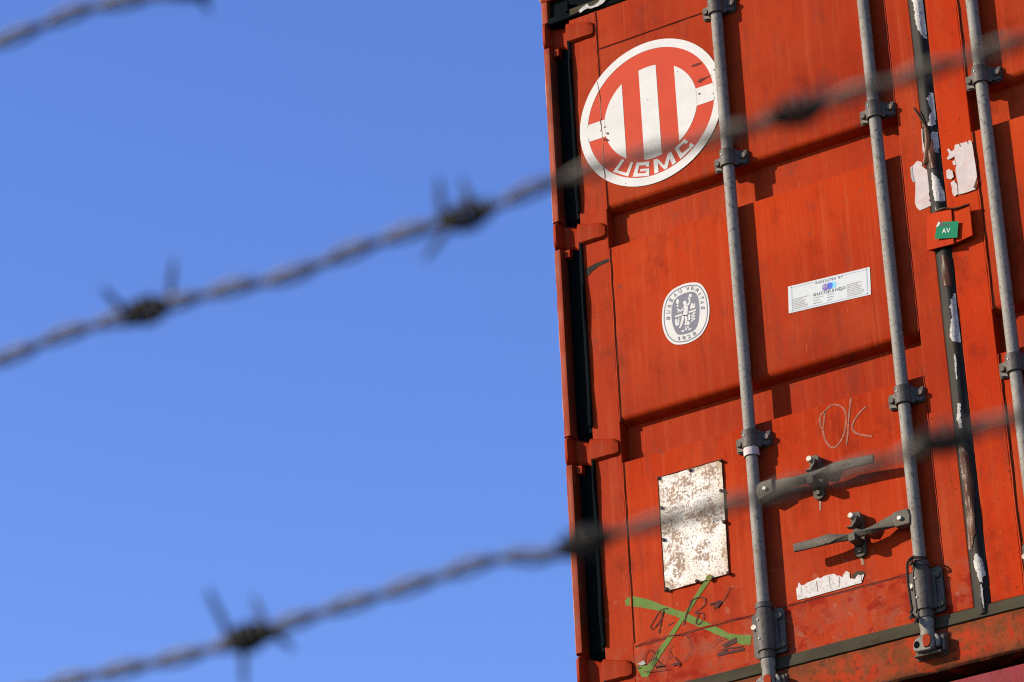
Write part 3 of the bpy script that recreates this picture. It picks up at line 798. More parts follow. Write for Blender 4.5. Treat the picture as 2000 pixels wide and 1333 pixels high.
# the casting marks on the handles: shallow raised dots
for pts, h in (((1080, 168, 1250, 120), ha), ((665, 1035, 970, 985), hb)):
    bm = bmesh.new()
    for k in range(22):
        f = random.random()
        x, y = za(pts[0]+(pts[2]-pts[0])*f, pts[1]+(pts[3]-pts[1])*f+random.uniform(-14, 14))
        p = at(x, y, -.0545 if h is ha else -.0575)
        box(bm, p.x-.0018, p.x+.0018, p.y-.0006+.002, p.y+.004, p.z-.003, p.z+.003)
    obj('casting_mark', bm, M['darkbolt'], h)
def retainer(cx, cz, boltm):
    bm = bmesh.new()
    poly_prism(bm, rounded(cx-.017, cx+.017, cz-.066, cz+.066, .0165, 8), -.010, 0.001)
    poly_prism(bm, rounded(cx-.013, cx+.017, cz+.020, cz+.062, .010, 4), -.026, -.0102)      # upper jaw
    poly_prism(bm, [(cx-.020, cz+.014), (cx-.004, cz+.018), (cx+.012, cz+.036), (cx+.016, cz+.040), (cx+.010, cz+.024), (cx-.002, cz+.010)], -.046, -.0262)  # swinging catch
    poly_prism(bm, rounded(cx-.010, cx+.010, cz-.036, cz-.014, .003, 3), -.060, -.0102)      # hook under the handle
    o = obj('handle_retainer', bm, M['forging'], LD, bevel=.0018, smooth=35)
    bm = bmesh.new(); cyl_y(bm, cx-.004, cz+.046, -.047, -.026, .0085, 16); obj('retainer_bolt', bm, M['bolt'], LD, smooth=40)
    bm = bmesh.new(); cyl_y(bm, cx, cz-.047, -.017, -.0102, .0085, 6); obj('retainer_bolt', bm, M['darkbolt'], LD, smooth=30)
    return o
retainer(.8035, .679, 'bolt'); retainer(.9125, .477, 'bolt')
# paint runs under them
z8 = win(1520, 1000, .25)
bm = flatbm()
flat_poly(bm, jag([z8(*p) for p in ((640, 362), (662, 362), (674, 412), (650, 416))], .3, 2), -.0008)
flat_poly(bm, jag([za(*p) for p in ((888, 545), (912, 550), (908, 650), (892, 655))], .3, 2), -.0008)
decal('paint_run', bm, M['drip'], LD)

# ---- seal cover plate with its green sticker, torn papers
zg = win(1770, 180, .24)
def quadplate(bm, pix_a, Ya, pix_b, Yb, th):
    pass
bm = bmesh.new()
pl = [zg(*p) for p in ((165, 1000), (365, 940), (388, 1235), (170, 1290))]
pr = [zg(*p) for p in ((365, 940), (515, 915), (540, 1165), (388, 1235))]
def slab(bm, pix, Ys, th):
    f = [at(x, y, Y) for (x, y), Y in zip(pix, Ys)]
    a = [bm.verts.new(p) for p in f]; b = [bm.verts.new(p+Vector((0, th, 0))) for p in f]
    bm.faces.new(a); bm.faces.new(b[::-1])
    for i in range(4): bm.faces.new((a[i], b[i], b[(i+1) % 4], a[(i+1) % 4]))
slab(bm, pl, (-.020, -.028, -.028, -.020), .005)
slab(bm, pr, (-.0225, -.024, -.024, -.0225), .005)
SP = obj('seal_cover_plate', bm, M['bright'], RDR, bevel=.001, label='small orange cover plate bridging the seal, with a green sticker')
bm = bmesh.new()
P = [at(*zg(u, v), Y) for u, v, Y in ((235, 975, -.022), (290, 950, -.030), (330, 945, -.031), (370, 950, -.029), (430, 940, -.027), (470, 925, -.027), (512, 914, -.025))]
tube(bm, catmull(P, 4), .0028, 8)
obj('plate_edge', bm, M['film'], SP, smooth=60, label='rusty lip along the top of the cover plate')
bm = bmesh.new()
a = at(*zg(190, 1283), -.004); b = at(*zg(395, 1238), -.004)
box(bm, a.x, b.x, -.018, -.0025, min(a.z, b.z)+.004, min(a.z, b.z)+.009); obj('plate_foot', bm, M['dull'], SP)
def flatN(bm, pix, Yf, mi=0):
    vs = [bm.verts.new(at(x, y, Yf(x, y))) for x, y in pix]
    f = bm.faces.new(vs); f.material_index = mi; f.normal_update()
    if f.normal.y > 0: f.normal_flip()
    bmesh.ops.triangulate(bm, faces=[f])
bm = flatbm(); YS = -.0305
flat_poly(bm, [zg(*p) for p in ((248, 1080), (272, 1060), (425, 1050), (415, 1185), (232, 1196))], YS)
flat_poly(bm, [zg(*p) for p in ((243, 1100), (262, 1056), (276, 1062), (264, 1092))], YS-.0012, 1)
flat_poly(bm, [zg(*p) for p in ((276, 1062), (300, 1058), (290, 1088), (262, 1092))], YS-.0006, 3)
for k in range(7):
    u = 290+k*10; flat_poly(bm, [zg(u, 1078+random.uniform(-6, 6)), zg(u+7, 1076), zg(u+6, 1090+random.uniform(-5, 5)), zg(u+1, 1090)], YS-.0005, 3)
glyph(bm, 'A', zg(291, 1150), (.24*34, -.24*2), (0, -.24*38), YS-.0006, 2)
glyph(bm, 'V', zg(326, 1147), (.24*33, -.24*2), (0, -.24*38), YS-.0006, 2)
def stroke_edge(bm, pix, w, Y, mi): 
    pts = [at(x, y, 0) for x, y in pix]; d = at(pix[0][0], pix[0][1], Y)-pts[0]
    ribbon(bm, [(p.x+d.x, p.z+d.z) for p in pts], w, Y, mi, 0)
decal('green_sticker', bm, [M['green_sticker'], M['white'], M['white'], M['ink']], SP, 'small green sticker reading AV')
bm = flatbm()
flat_poly(bm, jag([zg(*p) for p in ((395, 432), (440, 418), (470, 412), (520, 393), (532, 405), (545, 470), (560, 570), (575, 690), (550, 770), (564, 792), (500, 815), (425, 835), (418, 740), (400, 640), (408, 590), (393, 540), (388, 490))], .35, 2), -.0062)
flat_poly(bm, jag([zg(*p) for p in ((333, 470), (345, 460), (370, 482), (392, 470), (392, 520), (360, 545), (340, 551), (328, 540), (350, 512))], .5, 2), -.0060)
flat_poly(bm, jag([zg(*p) for p in ((325, 640), (350, 625), (375, 645), (386, 690), (360, 712), (328, 700))], .7, 3), -.0060)
flat_poly(bm, jag([zg(*p) for p in ((360, 740), (385, 720), (410, 745), (425, 830), (390, 850), (375, 820), (372, 780))], .7, 3), -.0060)
flat_poly(bm, jag([zg(*p) for p in ((375, 565), (395, 555), (405, 590), (385, 598))], .6, 2), -.0060)
for k in ((440, 428, 448, 452), (505, 405, 510, 428)):
    stroke(bm, [zg(k[0], k[1]), zg(k[2], k[3])], .0022, -.0068, 1, False)
stroke(bm, [zg(425, 790), zg(428, 836)], .0012, -.0068, 1, False)
decal('torn_paper', bm, [M['paper'], M['film']], RDR, 'torn white paper left of the third lock rod')
bm = flatbm(); flat_poly(bm, [zg(*p) for p in ((545, 775), (562, 740), (576, 692), (577, 750), (566, 792))], -.0072)
decal('paper_fold', bm, M['film'], RDR)
bm = flatbm()
flat_poly(bm, jag([zg(*p) for p in ((52, 600), (75, 575), (95, 560), (125, 570), (128, 600), (155, 625), (180, 640), (185, 720), (188, 790), (183, 830), (195, 870), (203, 925), (160, 945), (112, 965), (85, 940), (70, 900), (75, 820), (72, 740), (60, 700), (50, 650))], .5, 2), -.0040)
flat_poly(bm, jag([zg(*p) for p in ((122, 300), (130, 300), (136, 400), (150, 470), (135, 500), (128, 400))], .3, 2), -.0040)
for q in range(5): 
    u = 187+random.uniform(0, 10); v = 640+q*58; flat_poly(bm, jag([zg(u, v), zg(u+8, v+3), zg(u+6, v+22), zg(u-2, v+18)], .4, 2), -.0040)
decal('torn_paper', bm, [M['paper']], LD, 'torn white paper beside the seal')
bm = flatbm(); flat_poly(bm, [zg(*p) for p in ((32, 615), (50, 600), (50, 650), (62, 700), (74, 735), (55, 735), (40, 700))], -.0048)
decal('paper_fold', bm, M['faint_ink'], LD)
# strip of brown film hanging over the left stile by the seal
bm = bmesh.new()
P = [at(*zg(u, v), Y) for u, v, Y in ((65, 130, -.016), (95, 175, -.017), (140, 250, -.018), (160, 290, -.020), (172, 400, -.020), (160, 560, -.012), (150, 600, -.007))]
P = catmull(P, 5); rows = []
for i, p in enumerate(P):
    f = i/(len(P)-1); w = .0042+.010*max(0, f-.35)
    rows.append((bm.verts.new(p+Vector((-w, 0, 0))), bm.verts.new(p+Vector((0, -.003, 0))), bm.verts.new(p+Vector((w, .001, 0)))))
for a, b in zip(rows, rows[1:]):
    bm.faces.new((a[0], a[1], b[1], b[0])); bm.faces.new((a[1], a[2], b[2], b[1]))
o = obj('plastic_film', bm, M['film'], LD, smooth=60, label='loose strip of brown plastic film')

# ------------------------------------------------------------------ markings on the left door
# round emblem
LCX, LCZ, LR = .3605, 7.1955-ZB, .2441
def lp(a, b): return (LCX+a*LR, LCZ+b*LR)
def circ(r, a0, a1, n): return [lp(r*math.cos(R_(a0+(a1-a0)*k/n)), r*math.sin(R_(a0+(a1-a0)*k/n))) for k in range(n+1)]
bm = flatbm()
Y0, Y1 = -.0018, -.0024
poly2(bm, circ(.999, 0, 360, 96)[:-1], Y0, 0)
o_, i_ = circ(1.0, 0, 360, 120), circ(.886, 0, 360, 120)
for k in range(120): poly2(bm, [o_[k], o_[k+1], i_[k+1], i_[k]], Y1, 1)
rd = .650
def cap(x0, x1, sgn):                       # a vertical slice of the inner disc
    n = 26; out = []
    for k in range(n+1):
        x = x0+(x1-x0)*k/n; out.append((x, math.sqrt(max(0, rd*rd-x*x))))
    out2 = [(x, -z) for x, z in out[::-1]]
    return [lp(*p) for p in out+out2]
poly2(bm, cap(-.1265, .1165, 1), Y1, 1)
def seg(x0, s):
    a0 = math.degrees(math.acos(x0/rd)); n = 30
    pts = [lp(s*rd*math.cos(R_(a0-2*a0*k/n)), rd*math.sin(R_(a0-2*a0*k/n))) for k in range(n+1)]
    return pts
poly2(bm, seg(.366, 1), Y1, 1); poly2(bm, seg(.372, -1), Y1, 1)
for s_ in (1, -1):
    za_, zb_ = (.113, -.128)
    poly2(bm, [lp(s_*.885, za_), lp(s_*math.sqrt(rd*rd-za_**2), za_), lp(s_*.648, 0), lp(s_*math.sqrt(rd*rd-zb_**2), zb_), lp(s_*.885, zb_)], Y1, 1)
zl = win(1120, 70, .23256)
zw = win(1190, 265, .13383)
for pts in ([(185, 345), (222, 358), (122, 510), (250, 545), (313, 388), (350, 394), (275, 600), (50, 530)],
            [(400, 395), (585, 378), (580, 455), (535, 457), (535, 435), (437, 440), (412, 555), (530, 548), (535, 520), (448, 525), (455, 490), (583, 480), (583, 590), (340, 606)],
            [(645, 352), (710, 342), (802, 440), (852, 265), (905, 235), (975, 390), (920, 432), (885, 335), (845, 478), (805, 497), (708, 400), (720, 537), (658, 558)],
            [(950, 190), (1100, 52), (1152, 95), (1120, 128), (1095, 105), (1012, 188), (1058, 262), (1180, 165), (1160, 150), (1185, 105), (1245, 145), (1040, 345)]):
    flat_poly(bm, [zw(*p) for p in pts], Y1-.0003, 1)
EM = decal('round_emblem', bm, [M['logo_red'], M['white']], LD, 'large round white and red emblem with the letters UGMC')
# chips, tears and the crease where it crosses the seam
for pts in (((985, 262), (1010, 238), (1045, 230), (1078, 222), (1060, 240), (1035, 250), (1010, 258)), ((1035, 388), (1060, 362), (1110, 348), (1165, 325), (1120, 352), (1085, 375), (1060, 395)),
            ((245, 875), (275, 860), (305, 880), (280, 888)), ((275, 812), (300, 815), (295, 830), (278, 830)), ((250, 775), (275, 755), (268, 772)), ((1045, 490), (1060, 478), (1068, 488), (1055, 497)),
            ((1172, 280), (1190, 285), (1180, 296)), ((1190, 352), (1200, 358), (1194, 366)), ((1188, 318), (1196, 320), (1192, 330)), ((1168, 480), (1180, 482), (1174, 490)), ((618, 530), (628, 534), (622, 540)), ((545, 746), (552, 750), (547, 755)), ((434, 1240), (444, 1243), (438, 1248)), ((868, 296), (876, 300), (870, 306)), ((608, 1130), (616, 1136), (610, 1140))):
    bm = flatbm(); flat_poly(bm, jag([zl(*p) for p in pts], .35, 2), Y1-.0006); decal('emblem_tear', bm, M['smudge'], EM)
bm = flatbm()
stroke(bm, [zl(205, 390), zl(212, 440), zl(222, 490), zl(232, 560)], .0016, Y1-.0006); decal('emblem_crease', bm, M['smudge'], EM); bm = flatbm()
stroke(bm, [zl(238, 700), zl(228, 730), (zl(240, 770)), zl(232, 810)], .0022, Y1-.0006); decal('emblem_crease', bm, M['smudge'], EM); bm = flatbm()
stroke(bm, [zl(255, 1110), zl(270, 1180), zl(262, 1215)], .0022, Y1-.0006)
decal('emblem_crease', bm, M['smudge'], EM)
bm = flatbm(); ribbon(bm, [(SX+random.uniform(-.001, .001), z) for z in [1.83+.01*k for k in range(32)]], .0018, Y1-.0003, 0, .6)
decal('emblem_crease', bm, M['drip'], EM)

# oval inspection sticker
zb_ = win(1270, 540, .11254)
outer = [(760, 108), (850, 122), (920, 182), (985, 300), (1018, 450), (1028, 600), (1010, 760), (960, 900), (885, 1015), (780, 1100), (640, 1165), (500, 1186), (400, 1170), (312, 1102), (252, 1000), (215, 870), (203, 720), (215, 560), (250, 420), (312, 310), (400, 225), (520, 160), (640, 120)]
core = [(720, 268), (785, 292), (832, 380), (852, 540), (845, 720), (815, 855), (755, 940), (650, 990), (530, 1016), (465, 1000), (420, 930), (385, 820), (367, 680), (375, 540), (410, 430), (470, 360), (560, 308), (650, 278)]
oc = [(p.x, p.y) for p in catmull([(a, b, 0) for a, b in outer], 4, True)]
cc = [(p.x, p.y) for p in catmull([(a, b, 0) for a, b in core], 4, True)]
bm = flatbm(); Ya = -.0012; c0 = (615, 645)
flat_poly(bm, [zb_(*p) for p in oc], Ya, 0)
def scl(pts, s): return [(c0[0]+(a-c0[0])*s, c0[1]+(b-c0[1])*s) for a, b in pts]
o1, o2 = scl(oc, .928), scl(oc, .895)
for k in range(len(oc)): flat_poly(bm, [zb_(*o1[k]), zb_(*o1[(k+1) % len(oc)]), zb_(*o2[(k+1) % len(oc)]), zb_(*o2[k])], Ya-.0004, 1)
flat_poly(bm, [zb_(*p) for p in cc], Ya-.0004, 1)
def ringletters(s, cs, inward=False, w=56, h=64):
    for i, (ch, c) in enumerate(zip(s, cs)):
        a, b = cs[max(0, i-1)], cs[min(len(cs)-1, i+1)]
        t = Vector((b[0]-a[0], b[1]-a[1])).normalized(); n = Vector((t.y, -t.x))
        ww = w*(.3 if ch == 'I' else .45 if ch == '1' else 1)
        o = Vector(c)-t*ww/2-n*h/2
        q = zb_(o.x, o.y); k = .11254
        glyph(bm, ch, q, (t.x*ww*k, t.y*ww*k), (n.x*h*k, n.y*h*k), Ya-.0006, 1)
ringletters('BUREAU', [(310, 725), (312, 620), (335, 512), (360, 412), (432, 322), (518, 256)])
ringletters('VERITAS', [(648, 215), (735, 208), (818, 245), (853, 308), (890, 372), (900, 452), (910, 548)])
ringletters('1828', [(500, 1080), (585, 1066), (672, 1042), (765, 996)])
def W(pts): flat_poly(bm, [zb_(*p) for p in pts], Ya-.0008, 0)
def Wl(pts, w):
    P = [at(*zb_(*p), 0) for p in pts]; P = catmull([(p.x, p.z, 0) for p in P], 4) if len(P) > 2 else P
    P = [(p.x, p.y) if len(pts) > 2 else (p.x, p.z) for p in P]
    if isinstance(w, tuple):
        w = [(w[0]+(w[1]-w[0])*i/(len(P)-1))*.00021 for i in range(len(P))]
    else: w = w*.00021
    ribbon(bm, P, w, Ya-.0008, 0, 0)
def Wc(x, y, rx, ry, n=18): W([(x+rx*math.cos(2*math.pi*k/n), y+ry*math.sin(2*math.pi*k/n)) for k in range(n)])
Wc(600, 462, 32, 38); Wc(695, 336, 26, 32)
W([(585, 500), (630, 495), (655, 520), (650, 600), (640, 690), (560, 690), (580, 600), (575, 540)])
Wl([(585, 680), (560, 780), (540, 850), (515, 905)], (48, 22)); Wl([(618, 680), (632, 760), (612, 855)], (44, 24))
Wl([(635, 510), (680, 475), (688, 410), (662, 375)], (34, 20)); Wl([(590, 560), (530, 605), (470, 570)], (30, 18))
Wc(474, 440, 24, 44); W([(455, 500), (498, 495), (480, 540), (470, 540)]); W([(472, 600), (500, 596), (496, 608), (488, 640), (478, 640), (482, 610)])
W([(428, 690), (550, 645), (550, 680), (428, 720)]); W([(668, 608), (792, 570), (792, 602), (668, 640)])
Wl([(450, 750), (460, 840), (490, 835), (500, 750), (520, 745)], 30); W([(655, 672), (692, 660), (694, 755), (664, 768)])
W([(690, 570), (705, 475), (740, 462), (745, 520), (760, 460), (780, 480), (782, 545)])
for k in range(3): Wl([(715, 690+k*50), (745, 675+k*45), (760, 640+k*48), (785, 650+k*50)], 20)
Wc(655, 815, 30, 36); Wl([(605, 905), (640, 885), (680, 890)], 16); Wl([(630, 890), (632, 945)], 24)
W([(535, 945), (605, 930), (580, 965), (555, 970)]); W([(650, 915), (722, 895), (695, 930), (665, 935)])
decal('oval_sticker', bm, [M['white'], M['emblem']], LD, 'oval white sticker lettered BUREAU VERITAS 1828 round a grey figure')

# fumigation sticker
zs = win(1530, 510, .09)
bm = flatbm(); Yb = -.0012
flat_poly(bm, [zs(*p) for p in ((100, 560), (1875, 130), (1900, 728), (118, 1140))], Yb, 0)
def inset(u, v):                             # unit square -> zoom coordinates
    A, B, D_, E_ = Vector((118, 1140)), Vector((1900, 728)), Vector((100, 560)), Vector((1875, 130))
    p = A.lerp(B, u).lerp(D_.lerp(E_, u), v); return zs(p.x, p.y)
for a, b, c, d in ((.035, .05, .965, .075), (.035, .925, .965, .95), (.035, .05, .047, .95), (.953, .05, .965, .95)):
    flat_poly(bm, [inset(a, b), inset(c, b), inset(c, d), inset(a, d)], Yb-.0004, 2)
word(bm, 'FUMIGATED BY', zs(690, 512), zs(1290, 362), (0, -.09*42), Yb-.0006, 1, .72)
for x, y, mi in ((1075, 520, 5), (1000, 540, 4), (908, 568, 3)):
    flat_poly(bm, [zs(x+70*math.cos(2*math.pi*k/22), y+74*math.sin(2*math.pi*k/22)-18*math.cos(2*math.pi*k/22)) for k in range(22)], Yb-.0004-.0002*(mi-3 if False else 5-mi), mi)
for k in range(3):
    stroke(bm, [zs(848, 555+22*k-6), zs(968, 527+22*k-6)], .0008, Yb-.0012, 0, False, 0)
    stroke(bm, [zs(880+28*k, 510), zs(882+28*k, 630)], .0008, Yb-.0012, 0, False, 0)
word(bm, 'SUCOFINDO', zs(640, 772), zs(1350, 604), (0, -.09*62), Yb-.0006, 1, .80)
def smallprint(u0, u1, vs):
    for v in vs:
        u = u0
        end = u0+(u1-u0)*random.uniform(.6, 1)
        while u < end:
            w = random.uniform(.010, .030); 
            flat_poly(bm, [inset(u, v), inset(min(u+w, end), v), inset(min(u+w, end), v+.028), inset(u, v+.028)], Yb-.0005, 6)
            u += w+.007
smallprint(.055, .26, [.12, .18, .24, .30, .36, .42, .48]); smallprint(.30, .42, [.14, .24, .34, .44]); smallprint(.71, .93, [.12, .18, .24, .30, .36, .42, .48, .54])
smallprint(.47, .55, [.14, .24, .34, .42]); smallprint(.62, .68, [.40])
decal('fumigation_sticker', bm, [M['sticker'], M['ink'], M['pale_blue'], M['violet'], M['blue'], M['cyan'], M['faint_ink']], LD, 'white oblong sticker printed FUMIGATED BY SUCOFINDO')

# data plate
z3 = win(1270, 890, .21014)
bm = bmesh.new(); rows = []
q = [at(*z3(*p), -.006) for p in ((75, 210), (660, 42), (725, 1095), (140, 1262))]
NU, NV = 10, 16
for j in range(NV+1):
    r = []
    for i in range(NU+1):
        p = q[0].lerp(q[1], i/NU).lerp(q[3].lerp(q[2], i/NU), j/NV)
        ed = min(i, NU-i)/NU; e2 = min(j, NV-j)/NV
        p.y = -.0052-.0016*math.sin(i*1.7+j*.9)*min(1, ed*6)-(.0015 if i == NU and j % 5 == 2 else 0)
        r.append(bm.verts.new(p))
    rows.append(r)
for a, b in zip(rows, rows[1:]):
    for i in range(NU):
        bm.faces.new((a[i], b[i], b[i+1], a[i+1]))
ex = bmesh.ops.extrude_face_region(bm, geom=bm.faces[:])
for v in [v for v in ex['geom'] if isinstance(v, bmesh.types.BMVert)]: v.co.y += .0032
DP = obj('data_plate', bm, M['plate'], LD, smooth=50, label='pitted rusty white metal data plate riveted to the door')
bm = bmesh.new()
p0, p1, p2, p3 = [at(*z3(*p), 0) for p in ((68, 205), (672, 32), (738, 1102), (132, 1272))]
vs = [bm.verts.new((p.x, -.0014, p.z)) for p in (p0, p1, p2, p3)]; bm.faces.new(vs)
obj('plate_edge_shade', bm, M['seam'], DP)  # dark sheet painting the gap and shadow round the plate's edge
for p in ((76, 208), (368, 135), (650, 45), (655, 325), (683, 615), (722, 1092), (430, 1165), (145, 1240), (120, 782), (98, 485)):
    c = at(*z3(*p), -.009); bm = bmesh.new(); cyl_y(bm, c.x, c.z, -.0108, -.004, .0052*random.uniform(.9, 1.15), 12)
    obj('plate_rivet', bm, M['marker'], DP, smooth=50)
bm = flatbm()
word(bm, 'SAFETY APPROVAL', z3(205, 500), z3(560, 412), (0, -.21*30), -.0088, 0, .7)
decal('plate_lettering', bm, M['white'], DP); bm = flatbm()
word(bm, '1008', z3(560, 618), z3(655, 596), (0, -.21*36), -.0088, 0, .8)
decal('plate_lettering', bm, M['white'], DP)

# torn paper strip under the second handle
bm = flatbm()
flat_poly(bm, jag([z8(*p) for p in ((140, 600), (152, 585), (160, 552), (180, 575), (205, 570), (230, 552), (260, 540), (300, 520), (310, 512), (330, 520), (360, 500), (390, 492), (420, 488), (440, 484), (460, 500), (478, 498), (500, 512), (515, 480), (530, 462), (556, 475), (560, 522), (600, 526), (622, 490), (645, 498), (672, 486), (650, 555), (560, 580), (400, 625), (250, 668), (150, 690))], .35, 2), -.0022)
flat_poly(bm, jag([z8(*p) for p in ((575, 495), (610, 462), (660, 462), (682, 485), (650, 500), (622, 490), (605, 520), (575, 515))], .4, 2), -.0016, 1)
for a, b in (((300, 545), (312, 625)), ((480, 510), (478, 590)), ((398, 500), (410, 600)), ((180, 590), (190, 670)), ((650, 500), (655, 548))):
    stroke(bm, [z8(*a), z8(*b)], .0012, -.0028, 2, False, .6)
decal('torn_paper', bm, [M['strip_paper'], M['strip'], M['drip']], LD, 'torn strip of white paper below the lower handle')

# chalk, spray paint and marker
z_ok = win(1520, 640, .24)
bm = flatbm()
stroke(bm, [z_ok(*p) for p in ((385, 685), (352, 705), (338, 770), (362, 840), (385, 920), (430, 975), (480, 962), (530, 882), (552, 780), (545, 685), (500, 637), (440, 632), (388, 672), (376, 725), (365, 832))], .0048, -.0007, 0, True, .35)
stroke(bm, [z_ok(*p) for p in ((592, 575), (580, 680), (566, 860), (556, 955))], .0054, -.0009, 0, True, .35)
stroke(bm, [z_ok(*p) for p in ((715, 645), (655, 705), (605, 790), (610, 840), (660, 870), (765, 888))], .0050, -.0011, 0, True, .35)
decal('chalk_marking', bm, M['chalk'], LD, 'pale chalk letters OK')
z7 = win(1040, 1000, .25)
bm = flatbm()
flat_poly(bm, jag([z7(*p) for p in ((722, 690), (745, 668), (790, 660), (900, 682), (1050, 740), (1200, 790), (1400, 880), (1530, 950), (1640, 965), (1712, 962), (1702, 1040), (1640, 1040), (1500, 985), (1350, 920), (1200, 855), (1100, 810), (950, 765), (800, 742), (730, 735))], .6, 4), -.0007)
flat_poly(bm, jag([z7(*p) for p in ((1335, 545), (1345, 510), (1370, 490), (1400, 492), (1392, 535), (1300, 660), (1210, 800), (1120, 940), (1050, 1050), (1000, 1120), (950, 1210), (900, 1290), (850, 1290), (810, 1205), (900, 1200), (950, 1130), (1010, 1040), (1100, 910), (1180, 800), (1260, 670))], .6, 4), -.0010)
flat_poly(bm, jag([z7(*p) for p in ((1350, 522), (1360, 500), (1385, 488), (1402, 494), (1398, 528), (1370, 540))], .4, 2), -.0098)
decal('spray_cross', bm, M['green_paint'], LD, 'green spray painted cross')
bm = flatbm(); k = 0
for pts, w in ((((1062, 757), (1005, 770), (950, 850), (922, 905), (945, 915), (990, 860), (1030, 770), (1008, 850), (990, 950)), .0030), (((1058, 892), (1105, 862)), .0026),
               (((1252, 690), (1212, 780), (1180, 890)), .0034), (((1228, 702), (1300, 670), (1350, 682), (1340, 735), (1268, 792), (1330, 792), (1340, 830), (1308, 876), (1280, 868), (1300, 800)), .0030),
               (((1385, 727), (1440, 708)), .0040), (((1462, 690), (1440, 720), (1418, 760)), .0046), (((1545, 590), (1500, 680), (1440, 752)), .0030), (((1440, 750), (1480, 700)), .0060),
               (((800, 1060), (900, 1010), (1000, 985), (1110, 966), (1200, 970), (1245, 1040), (1232, 1110), (1182, 1180)), .0014), (((1100, 1040), (1068, 1080), (1085, 1120), (1060, 1150)), .0020), (((870, 1165), (895, 1095), (935, 1085), (945, 1130), (905, 1180)), .0026),
               (((975, 1090), (955, 1150), (940, 1210)), .0030), (((990, 1075), (960, 1140), (1000, 1185)), .0026), (((950, 1215), (1030, 1200)), .0050), (((1090, 1200), (1150, 1185), (1135, 1210)), .0044), (((1100, 1130), (1150, 1180)), .0032), (((880, 1255), (1000, 1240), (1070, 1228)), .0020),
               (((815, 1222), (845, 1215)), .0030), (((1390, 1060), (1440, 1010), (1520, 985)), .0016), (((1380, 880), (1500, 850), (1640, 830)), .0012)):
    stroke(bm, [z7(*p) for p in pts], w, -.0016-.0002*k, 0, True, .3); k += 1
for pts in (((1480, 1042), (1530, 1010), (1592, 980), (1600, 1018), (1500, 1062)), ((1436, 1112), (1520, 1076), (1532, 1108), (1452, 1130)), ((1535, 1087), (1655, 1062), (1648, 1086), (1540, 1110)), ((1440, 1090), (1520, 1062), (1650, 1046), (1640, 1056), (1520, 1074))):
    flat_poly(bm, jag([z7(*p) for p in pts], .5, 3), -.0014)
decal('marker_writing', bm, M['marker'], LD, 'black handwriting 9-18-11 over the green cross')
bm = flatbm(); flat_poly(bm, jag([z7(*p) for p in ((815, 1190), (868, 1160), (886, 1188), (850, 1200))], .4, 2), -.0030)
decal('paper_scrap', bm, M['faint_ink'], LD)
z33 = win(1040, 320, .24)
bm = flatbm()
flat_poly(bm, jag([z33(*p) for p in ((432, 852), (500, 820), (560, 792), (632, 766), (634, 790), (540, 832), (482, 880), (440, 922), (428, 895))], .6, 3), -.0016)
decal('tar_smear', bm, M['tar'], LD)

# ------------------------------------------------------------------ cord tied at the foot of the second rod
cord = thing('cord', 'dark twisted cord knotted down the left side of the second lock rod\'s foot', 'cord', (RODX[1], -.06, ZB+.20))
zc = win(1740, 1080, .16515)
path = [at(*zc(u, v), Y) for u, v, Y in ((290, 45, -.052), (250, 55, -.056), (215, 85, -.056), (195, 140, -.054), (198, 260, -.054), (208, 390, -.054), (228, 520, -.054), (240, 610, -.054), (252, 670, -.054), (235, 700, -.056), (250, 745, -.056), (285, 760, -.056), (305, 800, -.054))]
off = Vector((RODX[1], -.06, .20))
path = [p-off for p in catmull(path, 12)]
def twisted(bm, path, rs, rw, pitch, strands=2, n=7):
    Ls = [0]
    for a, b in zip(path, path[1:]): Ls.append(Ls[-1]+(b-a).length)
    fr = []; t0 = (path[1]-path[0]).normalized(); nn = t0.cross(Vector((0, 1, .2))).normalized()
    for i in range(len(path)):
        t = (path[min(i+1, len(path)-1)]-path[max(0, i-1)]).normalized(); nn = (nn-t*nn.dot(t)).normalized(); fr.append((nn.copy(), t.cross(nn)))
    for s_ in range(strands):
        tube(bm, [p+(fr[i][0]*math.cos(2*math.pi*(Ls[i]/pitch+s_/strands))+fr[i][1]*math.sin(2*math.pi*(Ls[i]/pitch+s_/strands)))*rs for i, p in enumerate(path)], rw, n)
    return Ls, fr
def resample(path, step):
    out = [path[0].copy()]; acc = 0
    for a, b in zip(path, path[1:]):
        L = (b-a).length; d = step-acc
        while d <= L and L > 0:
            out.append(a.lerp(b, d/L)); d += step
        acc = (acc+L) % step
    return out
bm = bmesh.new(); twisted(bm, resample(path, .0022), .0020, .0024, .014)
obj('cord_length', bm, M['cord'], cord, smooth=60)
def knot(cx, cz, y, r, n=3):
    bm = bmesh.new(); P = []
    for k in range(n*14):
        a = k*2*math.pi/14; q = k/(n*14)
        P.append(Vector((cx+r*math.cos(a)*(.8+.3*math.sin(a*.37)), y+.006*math.sin(a*.9+.6), cz+r*math.sin(a)*.9+(q-.5)*.012)))
    tube(bm, P, .0024, 7); return bm
for u, v, r in ((245, 120, .0055), (245, 745, .0065), (300, 800, .005)):
    p = at(*zc(u, v), -.056)-off; obj('knot', knot(p.x, p.z, p.y, r), M['cord'], cord, smooth=60)
bm = bmesh.new()
for z, ph in ((at(*zc(350, 40), -.05).z-.20, 0), (at(*zc(350, 52), -.05).z-.20, 1)):
    tube(bm, [Vector((.0215*math.cos(a), .027+.0215*math.sin(a), z+.002*math.sin(2*a+ph))) for a in [2*math.pi*k/30 for k in range(31)]], .0026, 7, cap=False)
obj('cord_loop', bm, M['cord'], cord, smooth=60)

